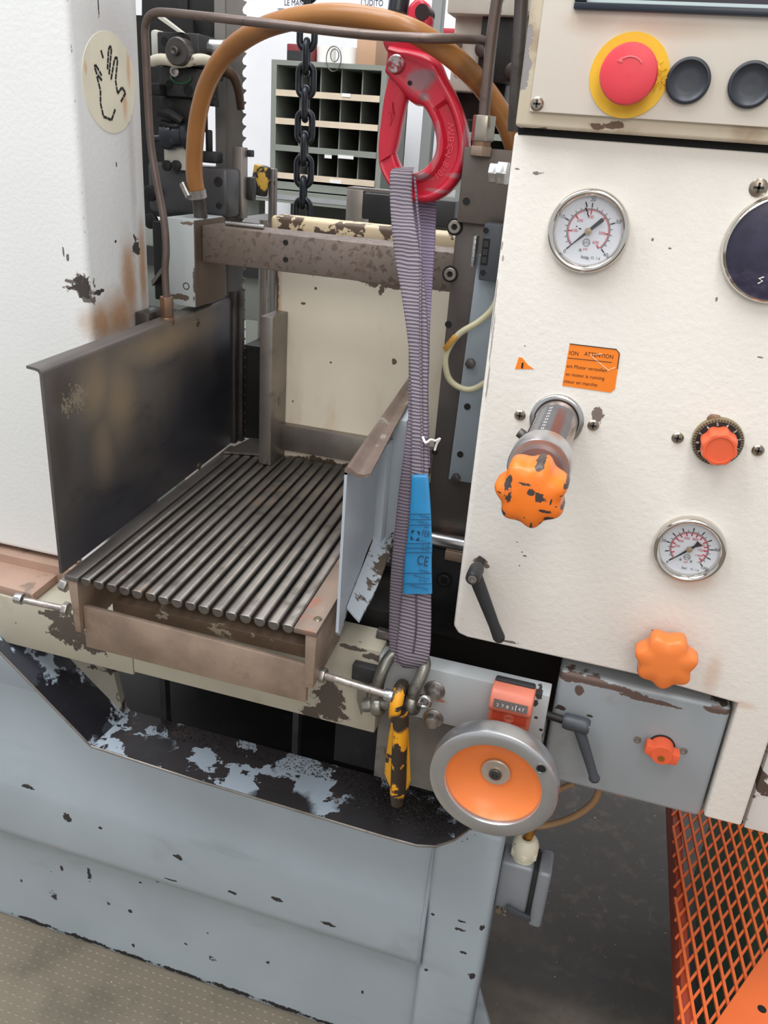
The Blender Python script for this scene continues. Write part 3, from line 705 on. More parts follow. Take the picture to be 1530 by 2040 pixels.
# ---- right column ---------------------------------------------------------
g = thing('guide_column', 'dark steel column with socket screws beside the control cabinet', 'column', (-155, 900, -560))
col_m = mat('column_steel', (92, 86, 82), .42, .7, .14, 9, .2, 250, [('noise', (64, 54, 50), 12, .5, .7, .6, .5, .5), ('noise', (120, 84, 66), 26, .64, .7, .5, .6, .3)])
MB().box(-181, -120, 880, 940, -480, -70).build('column_plate', col_m, g, bevel=1.5)
MB().box(-181, -110, 876, 940, -560, -430).build('column_foot', dark_cast, g, bevel=2)
grey_strip = mat('grey_strip_paint', (132, 141, 148), .45, 0, .05, 9, .1, 200, [('noise', (70, 70, 70), 60, .7, .72, .8, .5, 0)])
s0 = PY(893, 955, 866)
MB().prism([V(s0.x, 866, s0.z), V(-112, 866, s0.z), V(-112, 866, -100), V(PY(945, 570, 866).x, 866, -100)], (0, 13, 0)).build('grey_strip', grey_strip, g, bevel=1)
def hexhead(px, py, Y, r, parent, m=steel_dark):
    p = PY(px, py, Y); MB().hexnut(p, p+V(0, -6, 0), r, .2).build('hex_bolt', m, parent, bevel=.7)
hexhead(938, 723, 866, 5.6, g); hexhead(909, 951, 866, 5.6, g)
def socket(px, py, Y, r, parent, m=steel):
    p = PY(px, py, Y)
    s = MB().lathe(p, (0, -1, 0), [(0, 0), (r, 0), (r, 2.4), (r*.9, 3), (r*.5, 3), (r*.5, 1), (0, 1)], 24).build('socket_screw', m, parent)
    MB().hexnut(p+V(0, -1, 0), p+V(0, -1.6, 0), r*.48).build('socket', void_mat, s)
    MB().lathe(p, (0, -1, 0), [(r, .2), (r*1.3, .2), (r*1.3, .5), (r, .5)], 24).build('counterbore', void_mat, s)
socket(906, 452, 880, 6.6, g); socket(897, 546, 880, 6.6, g); socket(885, 1155, 876, 8, g, dark_cast)
for px, py, Y in ((893, 646, 880), (866, 900, 880), (917, 905, 866), (931, 810, 866)):
    p = PY(px, py, Y); MB().cyl(p+V(0, .5, 0), p+V(0, -.8, 0), 3.6, n=18).build('hole', void_mat, g)
u0 = PY(925, 292, 870); u1 = PY(1012, 440, 870)
MB().box(u0.x, u1.x+6, 870, 925, u1.z-6, u0.z).build('upper_block', mat('brown_block_steel', (104, 96, 90), .45, .6, .12, 16, .2, 250), g, bevel=1.2)
p = PY(929, 401, 870); MB().cyl(p+V(0, .5, 0), p+V(0, -.8, 0), 3.6, n=18).build('hole', void_mat, g)
# ---- upper slide behind the pipes
g = thing('slide_head', 'worn cream and dark steel slide head above the column', 'slide head', (-150, 960, 30))
wc_ = mat('worn_cream_casting', (196, 194, 184), .5, 0, .08, 14, .2, 140, [('noise', (88, 84, 78), 22, .58, .64, .9, .5, .1)])
a = PY(893, 180, 960); b = PY(952, 28, 960)
MB().box(a.x, b.x+16, 962, 1010, a.z, b.z).build('casting', wc_, g, bevel=2)
a = PY(892, 28, 945)
MB().box(a.x, a.x+110, 940, 1010, a.z, a.z+120).build('upper_casting', wc_, g, bevel=2)
a = PY(948, 160, 950); b = PY(1030, 33, 950)
MB().box(a.x, b.x+20, 950, 1000, a.z, b.z).build('slide_plate', dark_cast, g, bevel=1.5)
a = PY(890, 235, 985); b = PY(1010, 150, 985)
MB().box(a.x+4, b.x, 985, 1020, a.z, b.z).build('dark_bracket', black_oil, g, bevel=1)
for px, py in ((962, 98), (1022, 142)):
    p = PY(px, py, 950); MB().lathe(p, (0, -1, 0), [(0, 0), (8, 0), (8, 3), (6.5, 4), (0, 4)], 20).build('bolt', steel_dark, g)
p = PY(908, 90, 962); MB().lathe(p, (0, -1, 0), [(0, 0), (7, 0), (7, 3), (0, 3)], 18).build('bolt', steel_dark, g)
p = PY(903, 160, 975); MB().cyl(p, p+V(0, 0, -26), 6, n=16).build('bright_pin', bright, g)
# ---- black limit switch and beige cable
g = thing('limit_switch', 'black slotted limit switch with silvered label beside the cabinet edge', 'switch', (-135, 850, -130))
a = PY(952, 558, 846); b = PY(992, 447, 846)
MB().box(a.x, b.x+6, 846, 864, a.z, b.z).build('body', slate_plastic, g, bevel=2)
for py in (459, 543):
    p = PY(968 if py < 500 else 962, py, 846); MB().cyl(p, p+V(0, -.6, 0), 2.8, n=16).build('hole', void_mat, g)
p = PY(966, 475, 846); q = PY(962, 528, 846)
MB().box(q.x-2.6, q.x+4.2, 845.5, 846.5, q.z, p.z).build('slot', void_mat, g)
for k in range(3):
    z = q.z+(p.z-q.z)*(0.2+.3*k); MB().box(q.x-1.4, q.x+3.2, 845, 846, z-3, z+3).build('contact', black_plastic, g)
foil = mat('silver_foil', (170, 170, 170), .35, .8, .4, 160, .8, 300, [('noise', (60, 60, 60), 160, .55, .6, .8, .4, .5)])
a = PY(937, 532, 852); b = PY(951, 470, 852)
MB().box(a.x, b.x, 850, 866, a.z, b.z).build('foil_label', foil, g, bevel=1.5)
g = thing('beige_cable', 'thin beige cable looping out from the cabinet with a gold clip', 'cable', PY(890, 730, 850))
cab_m = mat('beige_cable_sheath', (178, 172, 142), .45, 0, .06, 30)
lead = MB().tube([PY(1000, 560, 852), PY(984, 610, 852), PY(955, 640, 850), (PY(915, 665, 848)), PY(893, 695, 848), PY(887, 722, 848), PY(895, 755, 850), PY(918, 773, 852), PY(945, 774, 854), PY(985, 750, 856)], 3.3, 12, 10).build('lead', cab_m, g)
a = PY(885, 697, 842); b = PY(907, 670, 842)
d = (b-a).normalized(); s_ = V(-d.z, 0, d.x)*3.0
MB().prism([a-s_, b-s_, b+s_, a+s_], (0, 5, 0)).build('gold_clip', mat('gold_clip', (186, 138, 62), .35, .5, .2, 60), g, bevel=.8)
# ---- band saw blade ---------------------------------------------------------
g = thing('saw_blade', 'wide vertical band saw blade with hooked teeth on its right edge', 'saw blade', (-547, 1110, -440))
xa_, xb_ = -570.0, -531.0
poly = [V(xa_, 1110, -440), V(xb_, 1110, -440)]
z = -440.0; pitch = 14.2
while z < 430:
    poly += [V(xb_+5.5, 1110, z+2.0), V(xb_+5.8, 1110, z+3.2), V(xb_+1.6, 1110, z+4.2), V(xb_-0.2, 1110, z+7.5), V(xb_+.6, 1110, z+11.0), V(xb_+3.0, 1110, z+13.6)]
    z += pitch
poly += [V(xb_, 1110, z), V(xa_, 1110, z)]
MB().prism(poly, (0, 1.3, 0)).build('toothed_band', mat('blade_steel', (136, 131, 127), .45, .7, .12, 20, .08, 300, stretch=(1, 1, .2)), g, smooth=0)
MB().box(xa_+2, xa_+16, 1108.8, 1111, -435, 430).build('back_edge', mat('blade_back_steel', (144, 140, 136), .42, .75, .1, 20), g)
# ---- blade guide head and hydraulic valve (left of the blade) ---------------
def bx(px0, py0, px1, py1, Y0, Y1): # box whose front covers the pixel rectangle at depth Y0
    a = PY(px0, py0, Y0); b = PY(px1, py1, Y0)
    return MB().box(a.x, b.x, Y0, Y1, b.z, a.z)
g = thing('blade_guide_head', 'dark steel blade guide head clamped beside the band blade', 'guide head', (-590, 1060, -110))
bx(292, 322, 452, 436, 1040, 1100).build('head_block', mat('head_steel', (84, 84, 86), .38, .6, .1, 12, .1, 250), g, bevel=5, seg=2)
bx(462, 292, 482, 436, 1080, 1098).build('carbide_plate', steel, g, bevel=1)
for px, py, r in ((435, 362, 6), (436, 410, 4)):
    p = PY(px, py, 1040); MB().lathe(p, (0, -1, 0), [(0, .4), (r*.6, .4), (r*.6, 1), (r, 1), (r, 0)], 20).build('screw', black_oil, g)
bx(489, 352, 503, 400, 1095, 1109).build('roller', dark_cast, g, bevel=3)
bx(488, 298, 500, 313, 1095, 1106).build('tab', dark_cast, g, bevel=1)
bx(325, 264, 370, 340, 1030, 1045).build('cream_bracket', wc_, g, bevel=1)
for px in (334, 353):
    p = PY(px, 330, 1030); MB().lathe(p, (0, -1, 0), [(0, 0), (6.5, 0), (6.5, 4), (5, 5), (0, 5)], 18).build('bolt', black_oil, g)
for px, py in ((300, 385), (303, 440)):
    p = PY(px, py, 1035); MB().lathe(p, (0, -1, 0), [(0, 0), (10, 0), (10, 5), (7, 7), (0, 7)], 20).build('bolt', black_oil, g)
MB().prism([PY(301, 560, 1000), PY(325, 528, 1000), PY(325, 540, 1000), PY(303, 570, 1000)], (0, 20, 0)).build('sheet_edge', steel, g)
bx(302, 440, 335, 600, 1010, 1060).build('dark_side', black_oil, g, bevel=2)
MB().box(-564, -545, 884, 924, -262, PY(320, 636, 890).z+6).build('pipe_block', steel_dark, g, bevel=1.5)
g = thing('hydraulic_valve', 'black oily hydraulic valve block with round steel cap', 'valve', (-600, 1050, 20))
bx(311, 62, 398, 132, 1020, 1080).build('upper_block', dark_cast, g, bevel=3)
bx(315, 130, 396, 196, 1026, 1080).build('lower_block', dark_cast, g, bevel=3)
bx(318, 190, 382, 262, 1034, 1080).build('stem_block', black_oil, g, bevel=3)
p = PY(351, 102, 1000); cap = MB().lathe(p+V(0, 20, 0), (0, -1, 0), [(0, 0), (15.5, 0), (15.5, 18), (14, 20), (5, 20), (5, 25), (3.4, 26), (0, 24)], 30).build('round_cap', steel_dark, g)
p = PY(351, 143, 1026); MB().lathe(p, (0, -1, 0), [(0, 0), (6, 0), (6, 5), (3, 6), (3, 3), (0, 3)], 20).build('fitting', zinc, g)
MB().tube([PY(360, 152, 1024)+V(14*math.cos(t), 0, 8*math.sin(t)) for t in [math.pi*(1+i/10) for i in range(11)]], 1.4, 6).build('green_ring', mat('green_ring', (30, 78, 52), .5), g)
for px, py in ((328, 82), (370, 80), (337, 168), (375, 180)):
    p = PY(px, py, 1020 if py < 130 else 1026); MB().cyl(p, p+V(0, -1, 0), 6 if px > 360 else 4.5, n=18).build('port', void_mat, g)
a = PY(396, 98, 1050); MB().cyl(a, a+V(36, 0, 0), 12, n=28).build('bright_cylinder', bright, g)
bx(402, 112, 432, 160, 1060, 1080).build('arm', dark_cast, g, bevel=2)
bx(410, 196, 427, 212, 1060, 1075).build('knob', black_oil, g, bevel=2)
MB().tube([PY(290, 128, 1005), PY(320, 118, 1005), PY(360, 124, 1012), PY(400, 118, 1018), PY(428, 126, 1040)], 6.2, 12, 8).build('white_hose', mat('dirty_white_hose', (206, 200, 182), .5, 0, .08, 30, 0, 1, [('noise', (60, 58, 54), 50, .56, .62, .9, .5, 0)]), g)
MB().tube([PY(448, 140, 1080), PY(465, 152, 1085), PY(475, 180, 1090), (PY(480, 218, 1096))], [7.5, 5], 12, 8).build('coolant_nozzle', mat('brown_nozzle', (70, 54, 42), .35, .5, .2, 40), g)
a = PY(308, 276, 1020); b = PY(362, 272, 1028)
d = (b-a).normalized()
fit = MB().lathe(a, d, [(0, 0), (4, 0), (4, 8), (13, 10), (15, 16), (15, 24), (13, 26), (13, 36), (16, 38), (16, 44), (0, 44)], 20).build('hose_fitting', mat('black_chrome', (70, 72, 78), .25, .8, .2, 40), g)
bx(295, 165, 318, 190, 1010, 1030).build('side_plate', black_oil, g, bevel=2)
MB().tube([PY(318, 222, 1020), PY(340, 228, 1020), PY(362, 242, 1024)], 6, 10, 4).build('black_hose', black_oil, g)
MB().tube([PY(322, 246, 1022), PY(344, 252, 1022), PY(362, 250, 1026)], 5, 10, 4).build('black_hose', black_oil, g)
bx(298, 58, 316, 118, 1050, 1080).build('pale_cover', wc_, g, bevel=4)
MB().prism([PY(318, 30, 1015), PY(362, 64, 1015), PY(354, 64, 1015), PY(314, 36, 1015)], (0, 10, 0)).build('stay', wc_, g)
bx(408, 258, 418, 310, 1060, 1070).build('black_pipe', black_oil, g, bevel=2)
bx(398, 300, 428, 326, 1050, 1075).build('pipe_foot', dark_cast, g, bevel=3)
bx(270, 30, 392, 440, 1112, 1120).build('backing_plate', black_oil, g)
g = thing('blade_housing', 'black curved blade housing behind the top of the valve block', 'housing', (-640, 1150, 160))
mb = MB().prism([PY(280, -80, 1130), PY(432, -80, 1130), PY(432, 20, 1130), PY(425, 60, 1130), PY(412, 92, 1130), PY(398, 120, 1130), PY(330, 130, 1130), PY(280, 110, 1130)], (0, 60, 0))
mb.build('shell', black_oil, g, bevel=4)
MB().prism([PY(355, -80, 1126), PY(378, -80, 1126), PY(372, 40, 1126), PY(352, 70, 1126)], (0, 5, 0)).build('ridge', dark_cast, g, bevel=2)

# ---- steel pipes and brown hose -------------------------------------------
pipe_m = mat('brown_pipe_steel', (112, 98, 92), .38, .6, .12, 30, .1, 300, [('noise', (72, 60, 54), 60, .58, .68, .6, .5, .4)])
g = thing('steel_pipe', 'thin bent steel pipe framing the hose across the top', 'pipe', PY(332, 612, 905))
pp = [PY(332, 600, 905), PY(329, 540, 905), PY(331, 500, 905), PY(327, 440, 905), PY(312, 360, 905), PY(301, 290, 905), PY(295, 200, 903), PY(291, 110, 900), PY(289, 62, 898), PY(293, 40, 896), PY(306, 27, 894), PY(330, 25, 890), PY(420, 34, 878), PY(560, 50, 856), PY(720, 68, 834), PY(850, 76, 838), PY(930, 77, 866), PY(962, 81, 882), PY(972, 92, 886), PY(973, 116, 886)]
MB().tube(pp, 4.3, 14, 6).build('tube', pipe_m, g, smooth=60)
a = PY(332, 604, 905)
copper = mat('coppery_nut', (142, 112, 92), .4, .7, .15, 50)
MB().hexnut(a+V(0, 0, -16), a+V(0, 0, 8), 8.5, .3).build('hex_nut', copper, g, bevel=1)
MB().cyl(a+V(0, 0, -26), a+V(0, 0, -16), 8.5, n=18).build('nut_seat', copper, g, bevel=1)
g = thing('steel_pipe', 'upright steel pipe ending in a large hex nut on the column', 'pipe', PY(962, 290, 866))
MB().tube([PY(1000, -60, 860), PY(990, 0, 861), PY(978, 90, 863), PY(967, 200, 866), PY(964, 240, 867)], 5.4, 14, 6).build('tube', pipe_m, g, smooth=60)
a = PY(963, 252, 884)
nm = mat('bright_nut', (166, 158, 146), .3, .85, .1, 50)
a = PY(963, 255, 868)
MB().hexnut(a+V(0, 0, -12), a+V(0, 0, 11), 11.5, .5).build('hex_nut', nm, g, bevel=1.2)
MB().cyl(a+V(0, 0, -16), a+V(0, 0, -12), 9, n=20).build('nut_neck', copper, g)
MB().hexnut(a+V(0, 0, -25), a+V(0, 0, -16), 11.5, .2).build('union_nut', rusty, g, bevel=1)
g = thing('steel_pipe', 'dark upright pipe against the console edge', 'pipe', PY(1030, 170, 850))
MB().tube([PY(1042, -60, 850), PY(1036, 60, 850), PY(1029, 170, 852), PY(1024, 260, 860)], 6.2, 14, 6).build('tube', steel_dark, g, smooth=60)
hose_m = mat('amber_hose', (160, 108, 58), .32, 0, .08, 12, .1, 300, [('noise', (132, 82, 42), 9, .45, .7, .6, .35, 0), ('blob', (96, 66, 44), [(PY(940, 140, 890), (14, 40, 14)), (PY(545, 55, 880), (30, 40, 8)), (PY(960, 175, 900), (10, 40, 16))], .6, .8, .6, .4, 0, 40.0)])
g = thing('brown_hose', 'thick amber-brown coolant hose arching behind the steel pipe', 'hose', PY(390, 430, 1000))
hp_ = [PY(393, 390, 985), PY(387, 345, 980), PY(388, 290, 975), PY(396, 225, 965), PY(416, 160, 950), PY(455, 102, 930), PY(520, 58, 905), PY(600, 35, 880), PY(680, 30, 860), PY(760, 42, 848), PY(830, 66, 850), PY(900, 112, 872), PY(955, 165, 895), PY(1000, 230, 905), PY(1025, 290, 905), PY(1040, 360, 905)]
MB().tube(hp_, 10.2, 24, 8).build('tube', hose_m, g, smooth=60)
a = PY(392, 372, 983); b = PY(393, 425, 990)
MB().cyl(a+V(0, 0, 2), V(a.x+1, 990, -106), 8.5, n=18).build('spigot', steel_dark, g)
cl = MB().lathe(a+V(0, 0, -8), (-.1, -.2, 1), [(10.2, -5), (11.6, -5), (11.6, 5), (10.2, 5)], 28).build('hose_clamp', zinc, g)
MB().cyl(a+V(-16, -6, 2), a+V(-4, -13, -12), 4, n=12).build('clamp_screw', zinc, cl)

# ---- lifting chain -----------------------------------------------------------
g = thing('lifting_chain', 'black round-link chain hanging behind the cross bar', 'chain', PY(604, 430, 1300))
chain_m = mat('black_chain_steel', (44, 46, 52), .34, .6, .15, 40, .1, 200)
c_top = PY(624, -420, 1300); c_bot = PY(603, 435, 1300)
def link_mesh(name, hl, hw, r):
    pts = []
    for i in range(28):
        t = 2*math.pi*i/28
        x = hw*math.cos(t); z = (hl-hw)*(1 if math.sin(t) > 0 else -1)+hw*math.sin(t)
        pts.append(V(x, 0, z))
    me = MB().tube(pts, r, 10, closed=True).mesh(name, Wm((0, 0, 0)), smooth=60); me.materials.append(chain_m); return me
step = 31.3
lm = link_mesh('chain_link', 21.4, 11.2, 5.0)
zb0 = BASE[g.name]
k = 0; z = c_top.z; 
while z > c_bot.z-step*.3:
    t = (c_top.z-z)/(c_top.z-c_bot.z); x = c_top.x+(c_bot.x-c_top.x)*t
    loc = Wm((x, 1300, z))-zb0
    inst('chain_link', lm, g, loc*1000, (0, 0, (0.12 if k % 2 else math.pi/2+.25)))
    z -= step; k += 1

# ---- red lifting hook ------------------------------------------------------
red = mat('red_hook_paint', (188, 32, 54), .3, 0, .06, 12, .1, 200, [
    ('blob', (128, 108, 112), [(PY(832, 160, 870), (15, 30, 13)), (PY(845, 150, 870), (12, 30, 8)), (PY(842, 192, 870), (7, 30, 5)), (PY(838, 352, 870), (12, 30, 5))], .5, .9, .85, .35, .5, 90.0),
    ('blob', (170, 120, 126), [(PY(868, 290, 875), (4, 30, 26)), (PY(925, 270, 875), (2.5, 30, 30)), (PY(905, 350, 875), (14, 30, 3)), (PY(870, 380, 875), (16, 30, 2.5))], .5, 1.0, .7, .35, .4, 70.0)])
YH = 890.0
g = thing('lifting_hook', 'red self-locking lifting hook holding the purple sling', 'hook', PY(850, 405, YH))
outer = [(783, 92), (865, 112), (893, 160), (916, 205), (931, 250), (936, 295), (928, 335), (906, 375), (872, 400), (838, 404), (805, 396), (780, 372), (764, 345), (757, 325)]
inner = [(775, 150), (822, 205), (846, 214), (860, 235), (868, 258), (872, 285), (868, 308), (856, 328), (840, 340), (824, 344), (812, 342), (802, 334), (795, 322), (789, 304)]
def dens(l, k=5): return [(p.x, p.z) for p in catmull([V(a, 0, b) for a, b in l], k)]
oo, ii = dens(outer), dens(inner)
rings = []
for (ax_, ay_), (bx_, by_) in zip(oo, ii):
    po = PY(ax_, ay_, YH); pi_ = PY(bx_, by_, YH); m_ = (po+pi_)/2; h = (po-pi_)/2
    idx = len(rings)/len(oo); dth = 15.0 if idx < .12 else 13.5
    if idx > .8: dth = 13.5-5*(idx-.8)/.2
    fl = 0.5 if .2 < idx < .82 else .92
    cs_ = [(-1, 0), (-.97, -.55), (-.85, -.9), (-.68, -1.0), (-.5, -.95), (-.3, -fl), (.34, -fl), (.5, -.93), (.66, -1.0), (.84, -.9), (.98, -.5), (1, 0), (.98, .5), (.86, .9), (.5, 1), (-.5, 1), (-.82, .9), (-.97, .5)]
    rings.append([m_+h*u+V(0, w*dth, 0) for u, w in cs_])
MB().loft(rings).build('hook_body', red, g, smooth=48)
# latch arm
oo, ii = dens([(778, 148), (768, 190), (761, 240), (756, 290), (757, 325)], 5), dens([(818, 180), (812, 205), (803, 245), (795, 285), (790, 304)], 5)
rings = []
for (ax_, ay_), (bx_, by_) in zip(oo, ii):
    po = PY(ax_, ay_, YH-1); pi_ = PY(bx_, by_, YH-1); m_ = (po+pi_)/2; h = (po-pi_)/2
    rings.append([m_+h*math.cos(t)*(1 if abs(math.cos(t)) > .99 else 1)+V(0, 10.5*math.copysign(abs(math.sin(t))**.55, math.sin(t)), 0) for t in [2*math.pi*i/20 for i in range(20)]])
la = MB().loft(rings).build('latch_arm', red, g, smooth=50)
text('latch_mark', 'A', PY(779, 222, YH-12.5), 9, red, la, right=(.98, 0, -.2), up=(.2, 0, 1), ext=.4)
MB().tube([PY(776, 250, YH-12.2), PY(782, 203, YH-12.2), PY(786, 228, YH-12.2), PY(776, 250, YH-12.2)], .7, 6).build('latch_emboss', red, la)
# clevis above
oo, ii = dens([(762, 60), (766, 90), (778, 112), (800, 140)], 4), dens([(868, 70), (872, 95), (862, 112), (838, 136)], 4)
rings = []
for (ax_, ay_), (bx_, by_) in zip(oo, ii):
    po = PY(ax_, ay_, YH+10); pi_ = PY(bx_, by_, YH+10); m_ = (po+pi_)/2; h = (po-pi_)/2
    rings.append([m_+h*math.cos(t)+V(0, 14*math.copysign(abs(math.sin(t))**.6, math.sin(t)), 0) for t in [2*math.pi*i/20 for i in range(20)]])
MB().loft(rings).build('clevis', red, g, smooth=50)
pv = PY(789, 128, YH-15)
MB().lathe(pv+V(0, 4, 0), (0, -1, 0), [(0, 0), (8.6, 0), (8.6, 5), (7.4, 6.2), (0, 6.4)], 26).build('pivot_pin', mat('worn_pin', (150, 60, 66), .4, .4, .3, 60, 0, 1, [('noise', (190, 184, 180), 60, .52, .58, .9, .35, .8)]), g)
oo = [(808, 40), (812, 10), (832, -8), (850, 4), (856, 40), (850, 72), (830, 76), (812, 66)]
mb = MB().prism([PY(a, b, YH+6) for a, b in oo], (0, 22, 0)).build('swivel_eye', red, g, bevel=4, seg=3)
p = PY(841, 24, YH+5); MB().cyl(p+V(0, -1, 0), p+V(0, 24, 0), 7, n=22).build('eye_pin', mat('dark_pin', (40, 22, 26), .4, .3), g)
MB().tube([PY(800, -30, YH+18), PY(796, 0, YH+16), PY(792, 26, YH+14)], 10, 14, 4).build('top_link', chain_m, g, smooth=60)
tl_ = PY(800, -30, YH+18)
MB().tube([tl_+V(0, 0, -4), tl_+V(2, 4, 60), tl_+V(3, 6, 600)], 8, 14, 4).build('hoist_rope', chain_m, g, smooth=60)
tr_ = MB().prism([PY(850, 132, YH-6), PY(858, 126, YH-6), PY(872, 131, YH-6), (PY(876, 140, YH-6)), PY(866, 152, YH-6)], (0, 12, 0)).build('trigger', red, g, bevel=1.5)
p = PY(816, 165, YH-15.5); MB().cyl(p+V(0, 4, 0), p+V(0, -.6, 0), 2.0, n=14).build('hole', void_mat, g)
def arc_text(chars, pts, size, Yt):
    for ch, (px, py, ang) in zip(chars, pts):
        c_, s_ = math.cos(math.radians(ang)), math.sin(math.radians(ang))
        text('embossed_letter', ch, PY(px, py, Yt), size, red_l, g, right=(c_, 0, s_), up=(-s_, 0, c_), ext=.8)
red_l = mat('red_letter_paint', (226, 72, 88), .3)
arc_text('10-8', [(871, 352, 38), (878, 345, 44), (884, 337, 50), (889, 328, 56)], 9.5, YH-7.2)
arc_text('NO-BTW', [(894, 306, 74), (897, 296, 78), (898.5, 287, 82), (899.5, 277, 86), (900, 267, 90), (900, 255, 94)], 9.5, YH-7.2)

# ---- sling -------------------------------------------------------------------
sl_dir = (0, .36, 1)
web1 = mat('purple_webbing', (138, 128, 137), .7, 0, .12, 14, 0, 1, [('noise', (84, 78, 84), 7, .45, .7, .6, .7, 0), ('wave', (58, 48, 62), sl_dir, 3.6, -.25, .55, .85)])
web2 = mat('lilac_webbing', (140, 126, 150), .7, 0, .12, 14, 0, 1, [('wave', (70, 58, 80), sl_dir, 3.4, -.2, .6, .8)])
web3 = mat('grey_webbing', (122, 110, 122), .75, 0, .12, 14, 0, 1, [('wave', (62, 54, 64), sl_dir, 3.4, -.2, .6, .8)])
def ys_(y): return 862.0-(y-345.0)/995.0*158.0
def ribbon(st, th, bulge=1.5, k=5):
    cen = catmull([V(a, b, c) for a, b, c in [(s[1], s[0], s[2]) for s in st]], k)
    dep = catmull([V(s[3], 0, 0) for s in st], k)
    rings = []
    for c, dd in zip(cen, dep):
        L = PY(c.x, c.y, dd.x); R = PY(c.z, c.y, dd.x); m = (L+R)/2; h = (R-L)/2
        cs = [(-1, 0), (-.97, -.6), (-.85, -.95), (-.5, -1-bulge*.1), (0, -1-bulge*.12), (.5, -1-bulge*.1), (.85, -.95), (.97, -.6), (1, 0), (.97, .6), (.85, 1), (0, 1), (-.85, 1), (-.97, .6)]
        rings.append([m+h*u+V(0, w*th/2, w*th/2*.2) for u, w in cs])
    return MB().loft(rings)
g = thing('lifting_sling', 'faded purple webbing sling with blue label hung from the red hook', 'sling', PY(820, 1330, 703))
ribbon([(334, 792, 826, 882), (338, 780, 824, 868), (352, 777, 822, 862), (400, 777, 822, 855), (460, 781, 830, ys_(470)), (520, 788, 841, ys_(520)), (600, 802, 849, ys_(600)), (700, 815, 853, ys_(700)), (800, 820, 852, ys_(800)), (900, 820, 853, ys_(900)), (1000, 817, 856, ys_(1000)), (1100, 808, 858, ys_(1100)), (1180, 801, 859, ys_(1180)), (1250, 795, 859, ys_(1250)), (1295, 790, 857, ys_(1295)), (1318, 795, 852, ys_(1318)+2), (1328, 802, 845, ys_(1328)+8)], 4.5).build('front_webbing', web1, g, smooth=60)
ribbon([(352, 826, 862, 915), (395, 824, 869, 908), (430, 825, 869, 898), (500, 828, 866, 876), (560, 832, 862, 858), (640, 838, 857, ys_(640)+8), (720, 843, 855, ys_(720)+8), (800, 846, 853, ys_(800)+8), (930, 846, 857, ys_(930)+8)], 4).build('rear_webbing', web2, g, smooth=60)
ribbon([(640, 815, 846, ys_(640)+12), (800, 814, 838, ys_(800)+10), (850, 812, 836, ys_(850)+9), (950, 798, 832, ys_(950)+9), (1050, 787, 826, ys_(1050)+9), (1150, 778, 818, ys_(1150)+9), (1250, 775, 812, ys_(1250)+9), (1295, 777, 808, ys_(1295)+9), (1318, 784, 806, ys_(1318)+9)], 5).build('side_webbing', web3, g, smooth=60)
MB().tube([PY(826, 350, 858), PY(832, 420, 853), PY(838, 480, ys_(480)-3), PY(838, 560, ys_(560)-4), PY(838, 700, ys_(700)-4), PY(842, 940, ys_(940)-4)], 1.2, 6, 6).build('edge_seam', web3, g, smooth=60)
MB().tube([PY(829, 1185, ys_(1185)-3), PY(829, 1250, ys_(1250)-3), PY(823, 1300, ys_(1300)-3)], .9, 6, 6).build('centre_seam', mat('seam_thread', (70, 62, 70), .8), g, smooth=60)
blue = mat('blue_label_vinyl', (24, 118, 168), .45, 0, .08, 14, .15, 120)
dz = 4.5
lb = ribbon([(946, 822, 851, ys_(946)-dz+1), (956, 820, 854, ys_(956)-dz), (1010, 817, 858, ys_(1010)-dz), (1060, 813, 860, ys_(1060)-dz), (1090, 809, 861, ys_(1090)-dz), (1120, 806, 860, ys_(1120)-dz), (1182, 803, 861, ys_(1182)-dz)], 2.2, .5).build('label', blue, g, smooth=60, label='blue printed capacity label')
inkb = mat('label_ink', (20, 44, 70), .6)
def LP(px, py, o=0): return PY(px, py, ys_(py)-dz-2.2-o)
def lt(s, px, py, size, sq=1.0): text('lettering', s, LP(px, py), size, inkb, lb, right=(1, 0, -.03), up=(0, .34, 1), ext=.3, squeeze=sq)
for y, xl, xr in ((1024, 817, 858), (1035, 816, 858), (1046, 814, 859), (1083, 811, 859), (1092, 809, 860), (1101, 808, 860), (1142, 805, 860), (1163, 804, 860)):
    MB().tube([LP(xl, y), LP((xl+xr)/2, y+.3), LP(xr, y)], .32, 5).build('rule_line', inkb, lb)
lt('POLIESTERE', 846, 1030, 3.2, .62); lt('Lunghezza utile', 843, 1041, 3.2, .55); lt('EN M', 850, 1051, 2.6, .8)
lt('FER', 848.5, 1064, 9.0, .62)
hx = LP(827, 1067)
lg = MB(); 
for sgx in (-1, 1):
    for sgz in (-1, 1):
        c = hx+V(4.4*sgx, 2.4*sgz*.34, 5.0*sgz)
        lg.add([c, c-V(3.6*sgx, 0, 0), c-V(0, 2.0*sgz*.34*.6, 4.4*sgz)], [(0, 1, 2)])
lg.build('maker_mark', inkb, lb, smooth=0)
lt('LOTTO N. 140', 845, 1079, 2.6, .75); lt('kg  7700', 848, 1088, 2.8, .8); lt('EN 1492', 847, 1096, 2.8, .8)
lt('CE', 842, 1118, 14, .72)
lt('20064023', 844, 1138, 2.8, .9); lt('Working Load Lim', 840, 1150, 3.0, .75); lt('kg 1100', 842, 1157, 2.8, .9); lt('Coefficiente di Sicurez', 834, 1170, 3.2, .68)
thr = mat('white_thread', (226, 224, 220), .8)
MB().tube([PY(842, 870, ys_(870)-4), PY(848, 882, ys_(870)-8), PY(858, 876, ys_(870)-6), PY(868, 878, ys_(870)-4), PY(876, 874, ys_(870)-4), PY(870, 884, ys_(870)-3), PY(866, 897, ys_(870)-3)], 1.3, 6, 6).build('loose_thread', thr, g)

